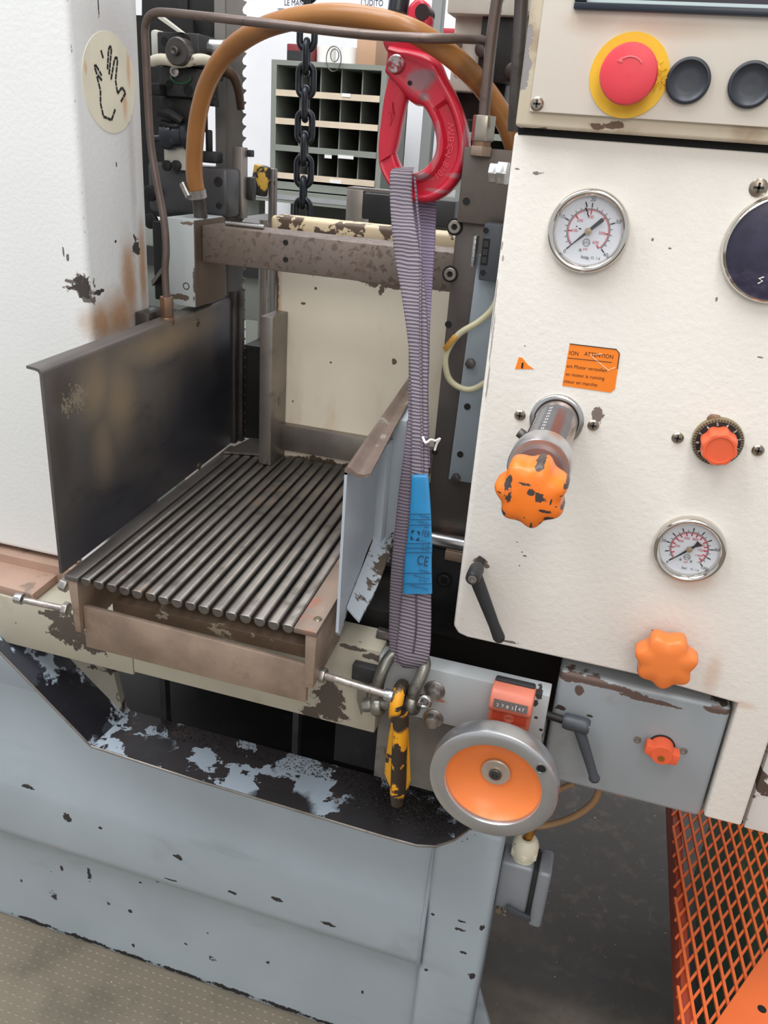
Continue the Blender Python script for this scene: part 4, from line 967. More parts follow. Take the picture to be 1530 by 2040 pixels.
# ---- shackle ----------------------------------------------------------------
YS = 702.0
g = thing('bow_shackle', 'greasy galvanised bow shackle closing the sling end', 'shackle', PY(797, 1405, YS))
shk = mat('greasy_galvanised', (128, 126, 118), .35, .75, .25, 30, .2, 160, [('noise', (58, 52, 46), 26, .5, .62, .8, .45, .4)])
MB().tube([PY(750, 1398, YS), PY(752, 1370, YS), PY(762, 1335, YS+6), PY(780, 1306, YS+18), PY(806, 1296, YS+26), PY(832, 1300, YS+26), PY(846, 1320, YS+14), PY(840, 1345, YS+6), PY(826, 1375, YS), PY(822, 1398, YS)], 6.6, 14, 7).build('bow', shk, g, smooth=60)
pL = PY(738, 1404, YS); pR = PY(836, 1402, YS); pd = (pR-pL).normalized()
MB().cyl(pL, pR, 6.0, n=18).build('pin', shk, g)
for a in (PY(752, 1405, YS), PY(822, 1402, YS)):
    MB().lathe(a-pd*6, pd, [(6, 0), (10.5, 1), (12, 4), (12, 9), (10, 12), (6, 12)], 22).build('shackle_eye', shk, g, smooth=50)
e = PY(845, 1398, YS)
MB().tube([e+(V(1, 0, 0)*math.cos(t)+V(0, 0, 1)*math.sin(t))*6.2 for t in [2*math.pi*i/22 for i in range(22)]], 2.6, 10, closed=True).build('pin_eye', bright, g, smooth=60)
MB().cyl(pR, e-V(5, 0, 0), 4, n=14).build('pin_neck', zinc, g)
MB().hexnut(pL-pd*8, pL+pd*2, 8).build('pin_nut', shk, g, bevel=1)
# ---- yellow hook ------------------------------------------------------------
yel = mat('worn_yellow_paint', (226, 156, 26), .42, 0, .08, 14, .2, 200, [('noise', (62, 54, 46), 26, .50, .52, 1, .45, .4), ('blob', (64, 56, 48), [(PY(795, 1360, 690), (10, 40, 12)), (PY(798, 1430, 690), (12, 40, 12)), (PY(790, 1590, 688), (12, 40, 10))], .3, .8, 1, .4, .4, 40.0)])
yel2 = mat('yellow_flange_paint', (224, 158, 34), .42, 0, .08, 14, .2, 200, [('noise', (70, 58, 44), 40, .60, .62, 1, .5, .3)])
g = thing('yellow_hook', 'worn yellow chain hook hanging edge-on from the shackle', 'hook', PY(792, 1600, 690))
ec = PY(797, 1392, YS-0)
pts = [V(ec.x, ec.y-2+15*math.cos(t), ec.z+18*math.sin(t)-2) for t in [2*math.pi*i/30 for i in range(30)]]
MB().tube(pts, 7.0, 14, closed=True).build('eye', yel, g, smooth=60)
def yr(py, xl, xr, Y, dp, z_=None):
    L = PY(xl, py, Y); R = PY(xr, py, Y); m = (L+R)/2; h = (R-L).length/2
    return [V(m.x+h*a, Y+b*dp, m.z) for a, b in ((-1, .2), (-.9, -.35), (-.5, -.9), (0, -1), (.5, -.9), (.9, -.35), (1, .2), (.9, .8), (.4, 1), (-.4, 1), (-.9, .8))]
MB().loft([yr(1418, 784, 811, 688, 9), yr(1440, 783, 812, 688, 10), yr(1480, 782, 810, 688, 10), (yr(1520, 780, 808, 688, 10)), yr(1560, 779, 807, 688, 10), yr(1580, 777, 806, 688, 9), yr(1600, 779, 801, 688, 7)]).build('shank', yel, g, smooth=50)
MB().loft([yr(1425, 783, 812, 700, 5), yr(1470, 774, 814, 702, 5), yr(1520, 768, 816, 703, 5), yr(1548, 766, 817, 704, 5), yr(1562, 772, 814, 704, 5), yr(1572, 778, 808, 704, 5)]).build('hook_cheek', yel2, g, smooth=40)
# ---- control cabinet ---------------------------------------------------------
cab_mat = mat('cream_cabinet_paint', (230, 225, 217), 0.55, 0, 0.02, 4, 0.75, 190, [
    ('noise', (205, 186, 166), 3.2, .60, .85, .35, .6, 0),
    ('blob', (206, 168, 140), [(PY(1375, 1150, YP), (26, 30, 18)), (PY(1480, 1405, YP), (16, 30, 6)), (PY(1420, 1345, YP), (10, 20, 30))], .9, .6, .5, .6, 0, 30.0),
    ('blob', (132, 118, 112), sp(YP, (1285, 277, 9, 3.2), (1070, 345, 6, 1.3), (1030, 337, 2, .8), (1190, 828, 5, 7), (958, 1117, 7, 6), (970, 1128, 5, 3), (1045, 1107, 2.2, 1), (1040, 1100, 1, .7), (1030, 1080, 1, .6), (1035, 1127, .8, .8), (1010, 1278, 10, 1.5), (1110, 1318, 12, 1.8), (1300, 478, 1.2, 1.2), (1335, 495, 1.5, .8), (1515, 712, 3, .8), (1427, 597, 1, 2), (1045, 690, .8, .8), (1300, 1256, .8, .8)), .15, 1.1, 1, .55, .3, 150.0),
    ('blob', (170, 166, 160), sp(YP, (985, 610, .9, 30), (980, 680, .9, 26), (972, 760, 1.0, 18), (1000, 490, 1.2, 4), (1002, 515, 1.2, 3)), .3, 1.4, 1, .5, .2, 190.0)])
g = thing('control_cabinet', 'cream control cabinet with gauges and orange knobs right of the sling', 'cabinet', (50, 800, -480))
XC = -113.5
body = MB().prism([V(XC, YP, 13), V(214, YP, 13), V(214, YP, -629), V(176.5, YP, -629), V(176.5, YP, -482), V(80, YP, -474.5), V(XC+16, YP, -474.5), V(XC+6, YP, -472), V(XC, YP, -464)], (0, 104, 0))
body.build('body', cab_mat, g, bevel=3, seg=3)
MB().box(XC+3, 212, YP-.4, YP+30, 11.6, 16.6).build('gap_shade_strip', void_mat, g)  # dark strip added over the lit bevel, stands in for gap shadow
def phil(parent, px, py, Y, r=5.2, m=screwm):
    p = PY(px, py, Y)
    s = MB().lathe(p, (0, -1, 0), [(0, 0), (r, 0), (r, .8), (r*.75, 2.0), (0, 2.4)], 22).build('screw', m, parent)
    c = MB(); c.box(p.x-r*.55, p.x+r*.55, p.y-2.75, p.y-2.2, p.z-r*.13, p.z+r*.13); c.box(p.x-r*.13, p.x+r*.13, p.y-2.75, p.y-2.2, p.z-r*.55, p.z+r*.55)
    c.build('cross_slot', blk, s, smooth=0)
for px, py in ((1036, 827), (1182, 847), (1350, 872), (1510, 897)): phil(g, px, py, YP)
phil(g, 1511, 374, YP, 7)
# gauges
bez = mat('polished_bezel', (214, 208, 200), .13, 1.0, .03, 30)
dialm = mat('dial_white', (216, 219, 226), .5)
gm = bpy.data.materials.new('gauge_glass'); gm.use_nodes = True
nt = gm.node_tree; nt.nodes.clear()
o_ = nt.nodes.new('ShaderNodeOutputMaterial'); mx = nt.nodes.new('ShaderNodeMixShader'); tp = nt.nodes.new('ShaderNodeBsdfTransparent'); gs = nt.nodes.new('ShaderNodeBsdfGlossy'); lw = nt.nodes.new('ShaderNodeFresnel')
gs.inputs['Roughness'].default_value = .03; lw.inputs[0].default_value = 1.4
mx.inputs[0].default_value = 0.05; nt.links.new(tp.outputs[0], mx.inputs[1]); nt.links.new(gs.outputs[0], mx.inputs[2]); nt.links.new(mx.outputs[0], o_.inputs[0])
hubm = mat('needle_hub', (160, 142, 116), .45, .3)
def gauge(c, R, nums, blk_step, red_nums, red_ticks, redr, minor, lab, unitx, dots, thin):
    c = V(c.x, YP, c.z)
    ga = MB().lathe(c, (0, -1, 0), [(R*.98, -6), (R, 2), (R, 6), (R*.985, 8.4), (R*.955, 9.8), (R*.90, 10.2), (R*.845, 9.0), (R*.815, 6.6), (R*.80, 3)], 72).build('pressure_gauge', bez, g, smooth=60, label=lab)
    Yd = YP-2.6
    MB().lathe(V(c.x, Yd, c.z), (0, -1, 0), [(0, .3), (R*.82, .3), (R*.82, 0), (0, 0)], 60).build('dial', dialm, ga)
    def pol(a, r, o=.5): return V(c.x+r*math.cos(math.radians(a)), Yd-o, c.z+r*math.sin(math.radians(a)))
    def tick(mb, a, r0, r1, w):
        p, q = pol(a, r0), pol(a, r1); n_ = V(-math.sin(math.radians(a)), 0, math.cos(math.radians(a)))*w/2
        mb.prism([p-n_, q-n_, q+n_, p+n_], (0, -.15, 0))
    bt = MB()
    for k in range(blk_step+1): tick(bt, 225-270*k/blk_step, R*.56, R*.66, 1.0)
    for k in range(minor+1): tick(bt, 225-270*k/minor, R*.535, R*.59, .4)
    bt.tube([pol(225-270*i/60, R*.525) for i in range(61)], .22, 4)
    bt.build('bar_scale', blk, ga, smooth=0)
    rt = MB()
    for a in red_ticks: tick(rt, a, R*redr, R*.50, 1.1)
    for k in range(61): tick(rt, 225-276*k/60, R*.47, R*.50, .3)
    rt.tube([pol(225-272*i/60, R*.50) for i in range(61)], .25, 4)
    rt.build('psi_scale', redp, ga, smooth=0)
    for s, a in nums: text('numeral', s, pol(a, R*.735), R*.125, blk, ga, ext=.1)
    for s, a in red_nums: text('numeral', s, pol(a, R*.335), R*.105, redp, ga, ext=.1)
    text('lettering', 'psi', pol(270, R*.42), R*.10, redp, ga); text('lettering', 'bar', pol(270, R*.62), R*.12, blk, ga)
    text('lettering', 'Cl. 1.6', pol(270, R*.62)+V(R*.28, 0, 0), R*.09, blk, ga)
    MB().tube([pol(270, R*.27)+V(math.cos(t)*R*.085, 0, math.sin(t)*R*.085) for t in [2*math.pi*i/24 for i in range(24)]], .35, 4, closed=True).build('maker_ring', greyp, ga)
    text('maker_mark', 'alb', pol(270, R*.27), R*.13, greyp, ga)
    for dx, dz_ in dots:
        MB().cyl(V(c.x+R*dx, Yd, c.z+R*dz_), V(c.x+R*dx, Yd-.8, c.z+R*dz_), R*.035, n=12).build('dial_rivet', greyp, ga)
    a = 225
    nd = MB(); dv = V(math.cos(math.radians(a)), 0, math.sin(math.radians(a))); nv = V(-dv.z, 0, dv.x)
    cc = V(c.x, Yd-2, c.z)
    nd.prism([cc+dv*R*.72, cc+nv*R*.035+dv*R*.05, cc-nv*R*.035+dv*R*.05], (0, -.4, 0))
    if thin: nd.prism([cc+nv*R*.05, cc-dv*R*.18+nv*R*.03, cc-dv*R*.36+nv*R*.10, cc-dv*R*.33-nv*R*.10, cc-dv*R*.18-nv*R*.03, cc-nv*R*.05], (0, -.4, 0))
    else: nd.prism([cc+nv*R*.035, cc-dv*R*.44+nv*R*.05, cc-dv*R*.44-nv*R*.05, cc-nv*R*.035], (0, -.4, 0))
    nd.build('needle', blk, ga, smooth=0)
    MB().lathe(cc+V(0, .5, 0), (0, -1, 0), [(0, 0), (R*.085, 0), (R*.085, 1.6), (0, 2)], 22).build('needle_hub', hubm, ga)
    MB().lathe(V(c.x, YP-6.2, c.z), (0, -1, 0), [(0, 0), (R*.835, 0), (R*.835, .6), (0, .6)], 48).build('glass', gm, ga)
    return ga
c1 = (PY(1090, 462, YP-6)+PY(1255, 460, YP-6))/2; c1b = (PY(1180, 374, YP-6)+PY(1165, 545, YP-6))/2
ga = gauge(V(c1.x, 0, c1b.z), 33.6, [('0', 227), ('10', 157.5), ('20', 90), ('30', 22.5), ('40', -45)], 4, [('100', 183), ('200', 137), ('300', 90), ('500', -3), ('600', -48)], [183, 137, 90, 45, -3, -50], .40, 20, 'chrome pressure gauge with forty bar scale', 0, [(-.12, -.46), (.09, -.64)], False)
scr = MB()
for a_, b_ in (((1167, 402), (1170, 412)), ((1166, 414), (1172, 424)), ((1170, 424), (1173, 432)), ((1148, 450), (1150, 452)), ((1153, 454), (1158, 457))):
    p, q = PY(*a_, YP-7.5), PY(*b_, YP-7.5); scr.tube([p, q], .5, 5)
scr.build('dirt_marks', blk, ga)
c2 = (PY(1300, 1093, YP-6)+PY(1450, 1093, YP-6))/2; c2b = (PY(1378, 1031, YP-6)+PY(1375, 1160, YP-6))/2
gauge(V(c2.x, 0, c2b.z), 32.4, [('0', 227), ('20', 171), ('80', 9), ('100', -45)], 10, [('200', 176), ('400', 145), ('600', 112), ('800', 72), ('1000', 32), ('1200', 3), ('1400', -28)], [204, 184, 168, 148, 130, 110, 92, 74, 56, 36, 18, 3, -15, -35], .40, 20, 'chrome pressure gauge with hundred bar scale', 0, [(-.16, -.38), (.13, -.38)], True)
# dark covered gauge at the right frame edge
p = PY(1548, 497, YP)
cv = MB().lathe(p, (0, -1, 0), [(42, -4), (42, 4), (40.5, 8), (38.5, 9), (38, 7)], 60).build('covered_gauge', bez, g, smooth=60, label='round gauge under a dark scuffed cover')
MB().lathe(p, (0, -1, 0), [(38.3, 2), (38.3, 7.4), (30, 9.4), (15, 10.6), (0, 11)], 60).build('dark_cover', mat('scuffed_navy', (44, 40, 62), .4, 0, .3, 40, .2, 200, [('noise', (96, 92, 112), 26, .52, .75, .7, .5, 0), ('noise', (220, 220, 224), 120, .72, .74, .9, .5, 0)]), cv, smooth=60)
MB().tube([PY(1510, 565, YP-10), PY(1519, 560, YP-11), PY(1512, 555, YP-11), PY(1522, 552, YP-11)], .6, 5).build('scratch_marks', whp, cv)
# warning label
org = mat('orange_label', (246, 132, 30), .5, 0, .03, 20)
c = [PY(1135, 685, YP), PY(1228, 696, YP), PY(1235, 706, YP), PY(1225, 775, YP), PY(1216, 782, YP), PY(1120, 768, YP)]
ws = MB().prism([q+V(0, .2, 0) for q in c], (0, -.6, 0)).build('warning_label', org, g, smooth=0, label='torn orange warning label')
c0, cR = PY(1135, 690, YP-.5), PY(1232, 701, YP-.5); rv = (cR-c0)
def wl(s, px, py, size, al='LEFT', sq=1.0): text('lettering', s, PY(px, py, YP-.45), size, blk, ws, right=rv, align=al, ext=.1, squeeze=sq)
wl('ION', 1134, 703, 5.0, sq=.9); wl('ATTENTION', 1164, 705, 5.0, sq=.9)
wl('em Motor verstellen', 1129, 729, 4.6, sq=.92); wl('en motor is running', 1127, 745, 4.6, sq=.92); wl('oteur en marche', 1123, 759, 4.6, sq=.95)
MB().tube([PY(1131, 713, YP-.5), PY(1219, 722, YP-.5)], .3, 4).build('rule_line', blk, ws)
MB().tube([PY(1135, 685, YP-.5), PY(1228, 696, YP-.5), PY(1234, 704, YP-.5), PY(1230, 735, YP-.5)], .4, 4).build('border_line', blk, ws)
MB().tube([PY(1200, 705, YP-.5), PY(1175, 707, YP-.5), PY(1212, 738, YP-.5), PY(1226, 732, YP-.5)], .35, 4).build('crease', mat('pale_crease', (240, 214, 190), .6), ws)
c = [PY(1034, 711, YP), PY(1041, 713, YP), PY(1052, 727, YP), PY(1064, 735, YP), PY(1026, 735, YP)]
w2 = MB().prism([q+V(0, .2, 0) for q in c], (0, -.6, 0)).build('label_scrap', org, g, smooth=0, label='torn corner scrap of orange label')
MB().box(PY(1039, 728, YP).x, PY(1039, 728, YP).x+1.6, YP-.8, YP-.4, PY(1039, 733, YP).z, PY(1039, 722, YP).z).build('print_bar', blk, w2)
# feed vernier with big star knob
ax_ = PY(1109, 837, YP)
def ctr(Y): return V(ax_.x, Y, ax_.z)
vf = MB().lathe(ctr(YP), (0, -1, 0), [(24.6, -1), (24.6, 3), (23.6, 4), (20.6, 4), (20, 2.6)], 56).build('feed_adjuster', bright, g, smooth=50, label='long adjuster with chipped orange star knob')
MB().lathe(ctr(YP), (0, -1, 0), [(19.6, 0), (19.6, 120)], 56).build('sleeve', mat('brown_chrome', (170, 150, 142), .25, .85, .08, 20), vf, smooth=50)
MB().lathe(ctr(YP), (0, -1, 0), [(22.5, 112), (24.6, 113), (24.8, 116), (24.8, 136), (24.0, 138), (18, 138.2), (0, 138.2)], 64).build('collar', alu, vf, smooth=50)
MB().lathe(ctr(YP), (0, -1, 0), [(19, 138), (19, 144), (14, 145), (12, 166), (0, 166)], 40).build('neck', mat('brown_neck', (132, 104, 100), .4, .6), vf, smooth=50)
# scale plate wraps the upper left of the sleeve
d_, u_, v_ = perp((0, -1, 0))
def ang_of(deg):   # clock angle in x-z plane -> lathe angle
    w = V(math.cos(math.radians(deg)), 0, math.sin(math.radians(deg))); return math.atan2(w.dot(v_), w.dot(u_))
def cpt(deg, h, r): return ctr(YP-h)+V(math.cos(math.radians(deg))*r, 0, math.sin(math.radians(deg))*r)
def patch(a0, a1, h0, h1, r, n_=14):
    mb = MB(); vs = []
    for h in (h0, h1):
        for i in range(n_+1): vs.append(cpt(a0+(a1-a0)*i/n_, h, r))
    mb.add(vs, [(i, i+1, n_+2+i, n_+1+i) for i in range(n_)]); return mb
patch(40, 140, 18, 106, 19.75).build('scale_plate', mat('scale_grey', (98, 98, 104), .35, .5, .1, 40), vf, smooth=50)
patch(62, 84, 26, 100, 19.85).build('brown_patch', mat('scale_brown', (110, 76, 74), .35, .4, .1, 40), vf, smooth=50)
tk = MB()
for i in range(13):
    h = 26+i*6; 
    q = patch(116, 134 if i % 2 == 0 else 128, h, h+.7, 19.9, 6); tk.add(q.v, q.f)
for i in range(8):
    h = 28+i*9; q = patch(100, 108, h, h+4.5, 19.9, 4)
    for dd in (0, 2.2):
        q = patch(101+dd*2, 103+dd*2, h, h+4.0, 19.9, 2); tk.add(q.v, q.f)
tk.build('scale_marks', whp, vf, smooth=0)
MB().hexa([cpt(148, 30, 19), cpt(156, 30, 19), cpt(156, 95, 19), cpt(148, 95, 19), cpt(148, 30, 19.9), cpt(156, 30, 19.9), cpt(156, 95, 19.9), cpt(148, 95, 19.9)]).build('slot', void_mat, vf)
MB().cyl(cpt(152, 92, 18), cpt(152, 92, 27), 4.2, n=16).build('index_screw', steel_dark, vf, bevel=.6)
kc = ctr(578)+V(1.0, 0, 0)
ko = mat('chipped_orange_knob', (240, 122, 36), .34, 0, .05, 10, 0, 1, [('blob', (78, 68, 64), sp(566, (1018, 955, 3.5, 9), (1020, 972, 3.2, 7), (1062, 966, 4, 3.2), (1052, 950, 5, 1.6), (1079, 974, 4.2, 5), (1083, 980, 4, 3), (1089, 1003, 6, 1.8), (1098, 1021, 4.2, 2.6), (1103, 1027, 1.6, 3), (1128, 1004, 3.6, 3), (1136, 1020, 4, 6), (1137, 958, 3.5, 5), (1080, 915, 3.5, 6), (1004, 1008, 4, 3.2), (988, 990, 2, 6), (1082, 1031, 2, 2), (1062, 1037, 1.2, 5), (1067, 1046, 3.5, 2), (1102, 984, .9, 3), (1036, 1024, 2.5, 1), (1050, 1016, 1, .8), (1097, 1042, 7, 1.4), (1112, 996, 1.2, .8), (1001, 968, 1.6, .8), (1122, 976, 2, .7)), .1, .75, 1, .4, .3, 190.0)])
MB().star(kc, (0, -1, 0), 27.0, [(.62, -6, .02), (.92, -3, .07), (1.0, 3, .085), (1.0, 14, .085), (.985, 18, .082), (.94, 22, .075), (.86, 25, .06), (.6, 27.6, .02), (.3, 28.4, 0), (.02, 28.6, 0)], 7, rot=0.03).build('star_knob', ko, vf, smooth=60)
# small star knob
p = PY(1325, 1284, YP)
sk = MB().cyl(p+V(0, 1, 0), p+V(0, -18, 0), 6.8, n=24).build('lower_star_knob', mat('dark_stem', (70, 60, 54), .4, .5), g, label='faded orange star knob on a short stem')
kf = mat('faded_orange_knob', (234, 126, 58), .42, 0, .05, 10, 0, 1, [('blob', (60, 54, 52), sp(722, (1268, 1332, 1.5, 4), (1275, 1345, 1, 4)), .2, .8, 1, .5, 0, 120.0)])
MB().star(p+V(0, -16, 0), (0, -1, 0), 29.5, [(.6, -3, .02), (.9, 0, .07), (1.0, 4, .09), (1.0, 14, .09), (.985, 17.5, .088), (.94, 20.4, .08), (.85, 22, .06), (.4, 22.6, .01), (.02, 22.7, 0)], 7, rot=0.15).build('star_knob', kf, sk, smooth=60)
# dial knob with scale ring
p = PY(1430, 880, YP-4)
p = V(p.x, YP, p.z)
dk = MB().lathe(p, (0, -1, 0), [(21.4, -1), (21.6, 4), (20.8, 6.2), (16.5, 6.4)], 64).build('throttle_dial', mat('brass_ring', (150, 136, 108), .35, .7, .1, 60), g, smooth=50, label='graduated dial with orange faceted knob')
MB().lathe(p, (0, -1, 0), [(18.6, 5.8), (18.4, 7.2), (15.5, 7.4), (0, 7.4)], 56).build('dial_face', blk, dk)
tm = MB()
for i in range(50):
    a = 2*math.pi*i/50; dv = V(math.cos(a), 0, math.sin(a)); nv = V(-dv.z, 0, dv.x)*.28
    q = p+V(0, -6.5, 0); tm.prism([q+dv*18.9-nv, q+dv*(20.9)-nv, q+dv*(20.9)+nv, q+dv*18.9+nv], (0, -.3, 0))
tm.build('graduations', blk, dk, smooth=0)
for i, s in enumerate('123456789'):
    a = math.radians(-8+28*i)
    text('numeral', s, p+V(16.6*math.cos(a), -7.6, 16.6*math.sin(a)), 4.0, whp, dk, right=(math.sin(a), 0, -math.cos(a)), up=(math.cos(a), 0, math.sin(a)))
MB().star(p+V(0, -7, 0), (0, -1, 0), 15.6, [(1.0, 0, .05), (1.0, 14, .05), (.96, 19, .045), (.88, 21, .03), (.72, 21.2, 0), (.70, 20.2, 0), (.02, 20.2, 0)], 8, rot=.2).build('orange_knob', orange_red, dk, smooth=40)
q = PY(1423, 834, YP); MB().prism([q+V(-6, 0, -7), q+V(6, 0, -7), q+V(6, 0, 1), q+V(3.5, 0, 4), q+V(-3.5, 0, 4), q+V(-6, 0, 1)], (0, -3, 0)).build('copper_tab', copper, dk, bevel=.8)
# lever on the cabinet
A = PY(957, 1117, YP)
lever(g, A+V(0, -16, 0), (0, -1, 0), 27, PY(994, 1270, 716), 7.4, stud=A, label='black clamping lever pointing down on the cream front')
# nuts at the left edge
for dx, px in ((0, 1002), (0, 986)):
    q = PY(px, 345, 812); MB().hexnut(q+V(-5, 0, 0), q+V(5, 0, 0), 11 if px > 990 else 9.5).build('hex_nut', bright, g, bevel=1)

# ---- lower grey access panel ---------------------------------------------------
ap = mat('scratched_grey_panel', (150, 156, 160), .42, 0.1, .05, 8, .12, 160, [
    ('noise', (120, 104, 90), 9, .58, .78, .5, .5, 0),
    ('blob', (104, 86, 78), sp(755, (1150, 1352, 26, 6), (1220, 1370, 30, 4), (1290, 1395, 30, 3), (1155, 1375, 5, 6), (1430, 1415, 18, 4), (1265, 1385, 14, 4)), .15, 1.0, 1, .5, .4, 60.0),
    ('blob', (66, 58, 54), sp(755, (1118, 1412, 5, 3), (1175, 1426, 4, 2), (1440, 1405, 14, 3)), .15, 1.2, 1, .5, .2, 90.0)])
g = thing('access_panel', 'scratched grey access panel under the cream cabinet with orange switch', 'panel', (88, 760, -640))
MB().box(3, 174, 755, 800, -636, -492).build('panel', ap, g, bevel=6, seg=4)
for px, py in ((1270, 1473), (1362, 1495)):
    p = PY(px, py, 755); s = MB().lathe(p, (0, -1, 0), [(0, 0), (4, 0), (4, 1), (2.2, 1.2), (2.2, .2), (0, .2)], 20).build('socket_screw', zinc, g)
p = PY(1318, 1485, 755)
sw = MB().lathe(p, (0, -1, 0), [(0, 0), (13.5, 0), (13.5, 1.5), (0, 1.5)], 32).build('rotary_switch', black_plastic, g, label='orange-red rotary switch handle')
q = p+V(0, -1.5, 0)
MB().lathe(q, (0, -1, 0), [(12, 0), (11.5, 14), (10.5, 16), (0, 16)], 32).build('switch_body', orange_red, sw, smooth=50)
dv = V(.975, 0, -.12); nv = V(.12, 0, .975)
MB().prism([q+dv*-17.5+nv*6.5+V(0, -2, 0), q+dv*17.5+nv*6.0+V(0, -2, 0), q+dv*17.5-nv*6.5+V(0, -2, 0), q-nv*10+dv*4+V(0, -2, 0), q-nv*10-dv*4+V(0, -2, 0), q-dv*17.5-nv*4+V(0, -2, 0)], (0, -13, 0)).build('switch_wings', orange_red, sw, bevel=1.2)
MB().lathe(q+V(0, -15.5, -3), (0, -1, 0), [(0, .6), (3.4, .6), (3.4, 1.4), (1.6, 1.4), (1.6, .8), (0, .8)], 18).build('switch_screw', brass, sw)

# ---- operator console ------------------------------------------------------------
con = mat('console_plate_paint', (222, 214, 202), .5, 0, .02, 5, .15, 160, [('noise', (196, 176, 152), 4, .6, .85, .4, .5, 0), ('blob', (196, 168, 140), sp(734, (1170, 45, 26, 10), (1330, 60, 60, 9)), .9, .7, .45, .5, 0, 30.0)])
con_f = mat('console_frame_paint', (204, 192, 170), .5, 0, .05, 9, .3, 160, [('noise', (150, 122, 90), 16, .52, .7, .6, .55, 0), ('blob', (112, 88, 72), sp(738, (1220, 250, 9, 3), (1190, 252, 6, 2.5), (1075, 258, 8, 2)), .15, 1.2, 1, .5, .2, 90.0), ('blob', (160, 154, 154), sp(738, (1048, 90, 5, 14), (1042, 150, 5, 20), (1044, 130, 3, 20)), .2, 1.3, 1, .45, .2, 60.0)])
g = thing('operator_console', 'cream operator console with red emergency stop above the cabinet', 'console', (60, 790, 15))
MB().box(PY(1026, 248, 738).x, 260, 738, 860, 17, 330).build('frame', con_f, g, bevel=3, seg=3)
MB().box(PY(1055, 218, 734).x, 255, 734, 739, 28.5, 325).build('face_plate', con, g, bevel=.8)
phil(g, 1070, 207, 734, 5.2)
# display
navy = mat('navy_bezel', (30, 38, 50), .35)
a = PY(1143, 20, 733)
ds = MB()
X0, X1, Z0, Z1 = a.x, 200, a.z, 200
ds.box(X0, X1, 728, 734, Z0, Z0+5); ds.box(X0, X0+9, 728, 734, Z0+5, Z1); ds.box(X1-9, X1, 728, 734, Z0+5, Z1); ds.box(X0+9, X1-9, 728, 734, Z1-9, Z1)
db = ds.build('display', navy, g, bevel=1, label='dark display bezel with pale inner line')
MB().box(X0+9, X1-9, 731, 734, Z0+5, Z0+7.5).build('inner_line', mat('pale_line', (190, 205, 205), .5), db)
MB().box(X0+9, X1-9, 731.5, 734, Z0+7.5, Z1-9).build('screen', mat('dark_screen', (44, 42, 52), .2), db)
# emergency stop
yl = mat('yellow_disc', (232, 186, 40), .5, 0, .04, 30)
rd = mat('red_button', (222, 62, 74), .42, 0, .03, 20)
p = PY(1253, 151, 733)
es = MB().lathe(V(p.x, 734, p.z), (0, -1, 0), [(0, 0), (29.3, 0), (29.3, 1.4), (0, 1.6)], 64).build('emergency_stop', yl, g, smooth=30, label='red mushroom stop button on yellow disc')
MB().lathe(V(p.x, 732.6, p.z), (0, -1, 0), [(13, 0), (13, 6), (19.5, 8), (21, 11), (21, 15), (20, 17.6), (17, 18.6), (8, 19.2), (0, 19.4)], 56).build('mushroom_head', rd, es, smooth=50)
am = mat('pale_red', (232, 104, 112), .5)
ar = [V(p.x+11*math.cos(t), 713.6, p.z+11*math.sin(t)) for t in [math.radians(40+8*i) for i in range(12)]]
ah = MB().tube(ar, .7, 6); e = ar[-1]; ah.prism([e+V(-2.6, 0, -1), e+V(1, 0, 2.4), e+V(1.2, 0, -2)], (0, -.6, 0)); ah.build('turn_arrow', am, es)
tb = MB(); c = PY(1314, 152, 731)
for k in range(34):
    q = c+V(random.uniform(-4, 4), random.uniform(-5, 0), random.uniform(-9, 9)); e1 = V(random.uniform(-3, 3), random.uniform(-3, 3), random.uniform(-3, 3)); e2 = V(random.uniform(-3, 3), random.uniform(-3, 3), random.uniform(-3, 3))
    tb.add([q, q+e1, q+e2], [(0, 1, 2)])
tb.build('torn_edge', yl, es, smooth=0, label='crumpled torn yellow edge')
bm = mat('blue_black_button', (46, 50, 58), .42, 0, .06, 30)
for px, py in ((1371, 161), (1496, 169)):
    q = PY(px, py, 731); q = V(q.x, 734, q.z)
    pb = MB().lathe(q, (0, -1, 0), [(0, 0), (15.8, 0), (16, 3.6), (15, 5), (13.8, 5), (13.2, 3.8), (7, 3.2), (0, 3.0)], 44).build('push_button', bm, g, smooth=60)

# ---- right: chipped post, green machine and orange mesh guard -----------------------
g = thing('chipped_post', 'white post with flaking paint at the right edge beside the cabinet', 'post', (236, 770, -640))
MB().box(220, 262, 762, 800, -640, -300).build('post', mat('flaking_white', (222, 222, 218), .5, 0, .05, 10, .3, 150, [('noise', (96, 84, 76), 26, .52, .54, 1, .5, .3)]), g, bevel=2)
MB().box(226, 256, 800, 812, -640, -300).build('post_rear', dark_cast, g)
grn = mat('green_machine_paint', (46, 76, 56), .4, 0, .1, 8, .1, 150)
ZM = -900.0
g = thing('green_cabinet', 'dark green machine body under the orange mesh deck', 'machine', (480, 1000, ZF))
MB().box(310, 900, 470, 1250, ZF+40, ZM-48).build('body', grn, g, bevel=12, seg=3)
MB().box(330, 880, 490, 1230, ZF, ZF+40).build('plinth', black_oil, g)
MB().box(320, 700, 1255, 1320, ZF, -480).build('upright', grn, g, bevel=14, seg=3)
omr = mat('orange_guard_paint', (222, 104, 48), .45, 0, .06, 10, .1, 200)
omd = mat('rust_red_rail', (150, 58, 34), .5, 0, .08, 10)
g = thing('mesh_deck', 'orange expanded mesh deck lying over the green machine at lower right', 'mesh deck', (400, 800, ZM-45))
xr0 = PZ(1337, 1625, ZM).x; xr1 = PZ(1364, 2040, ZM).x
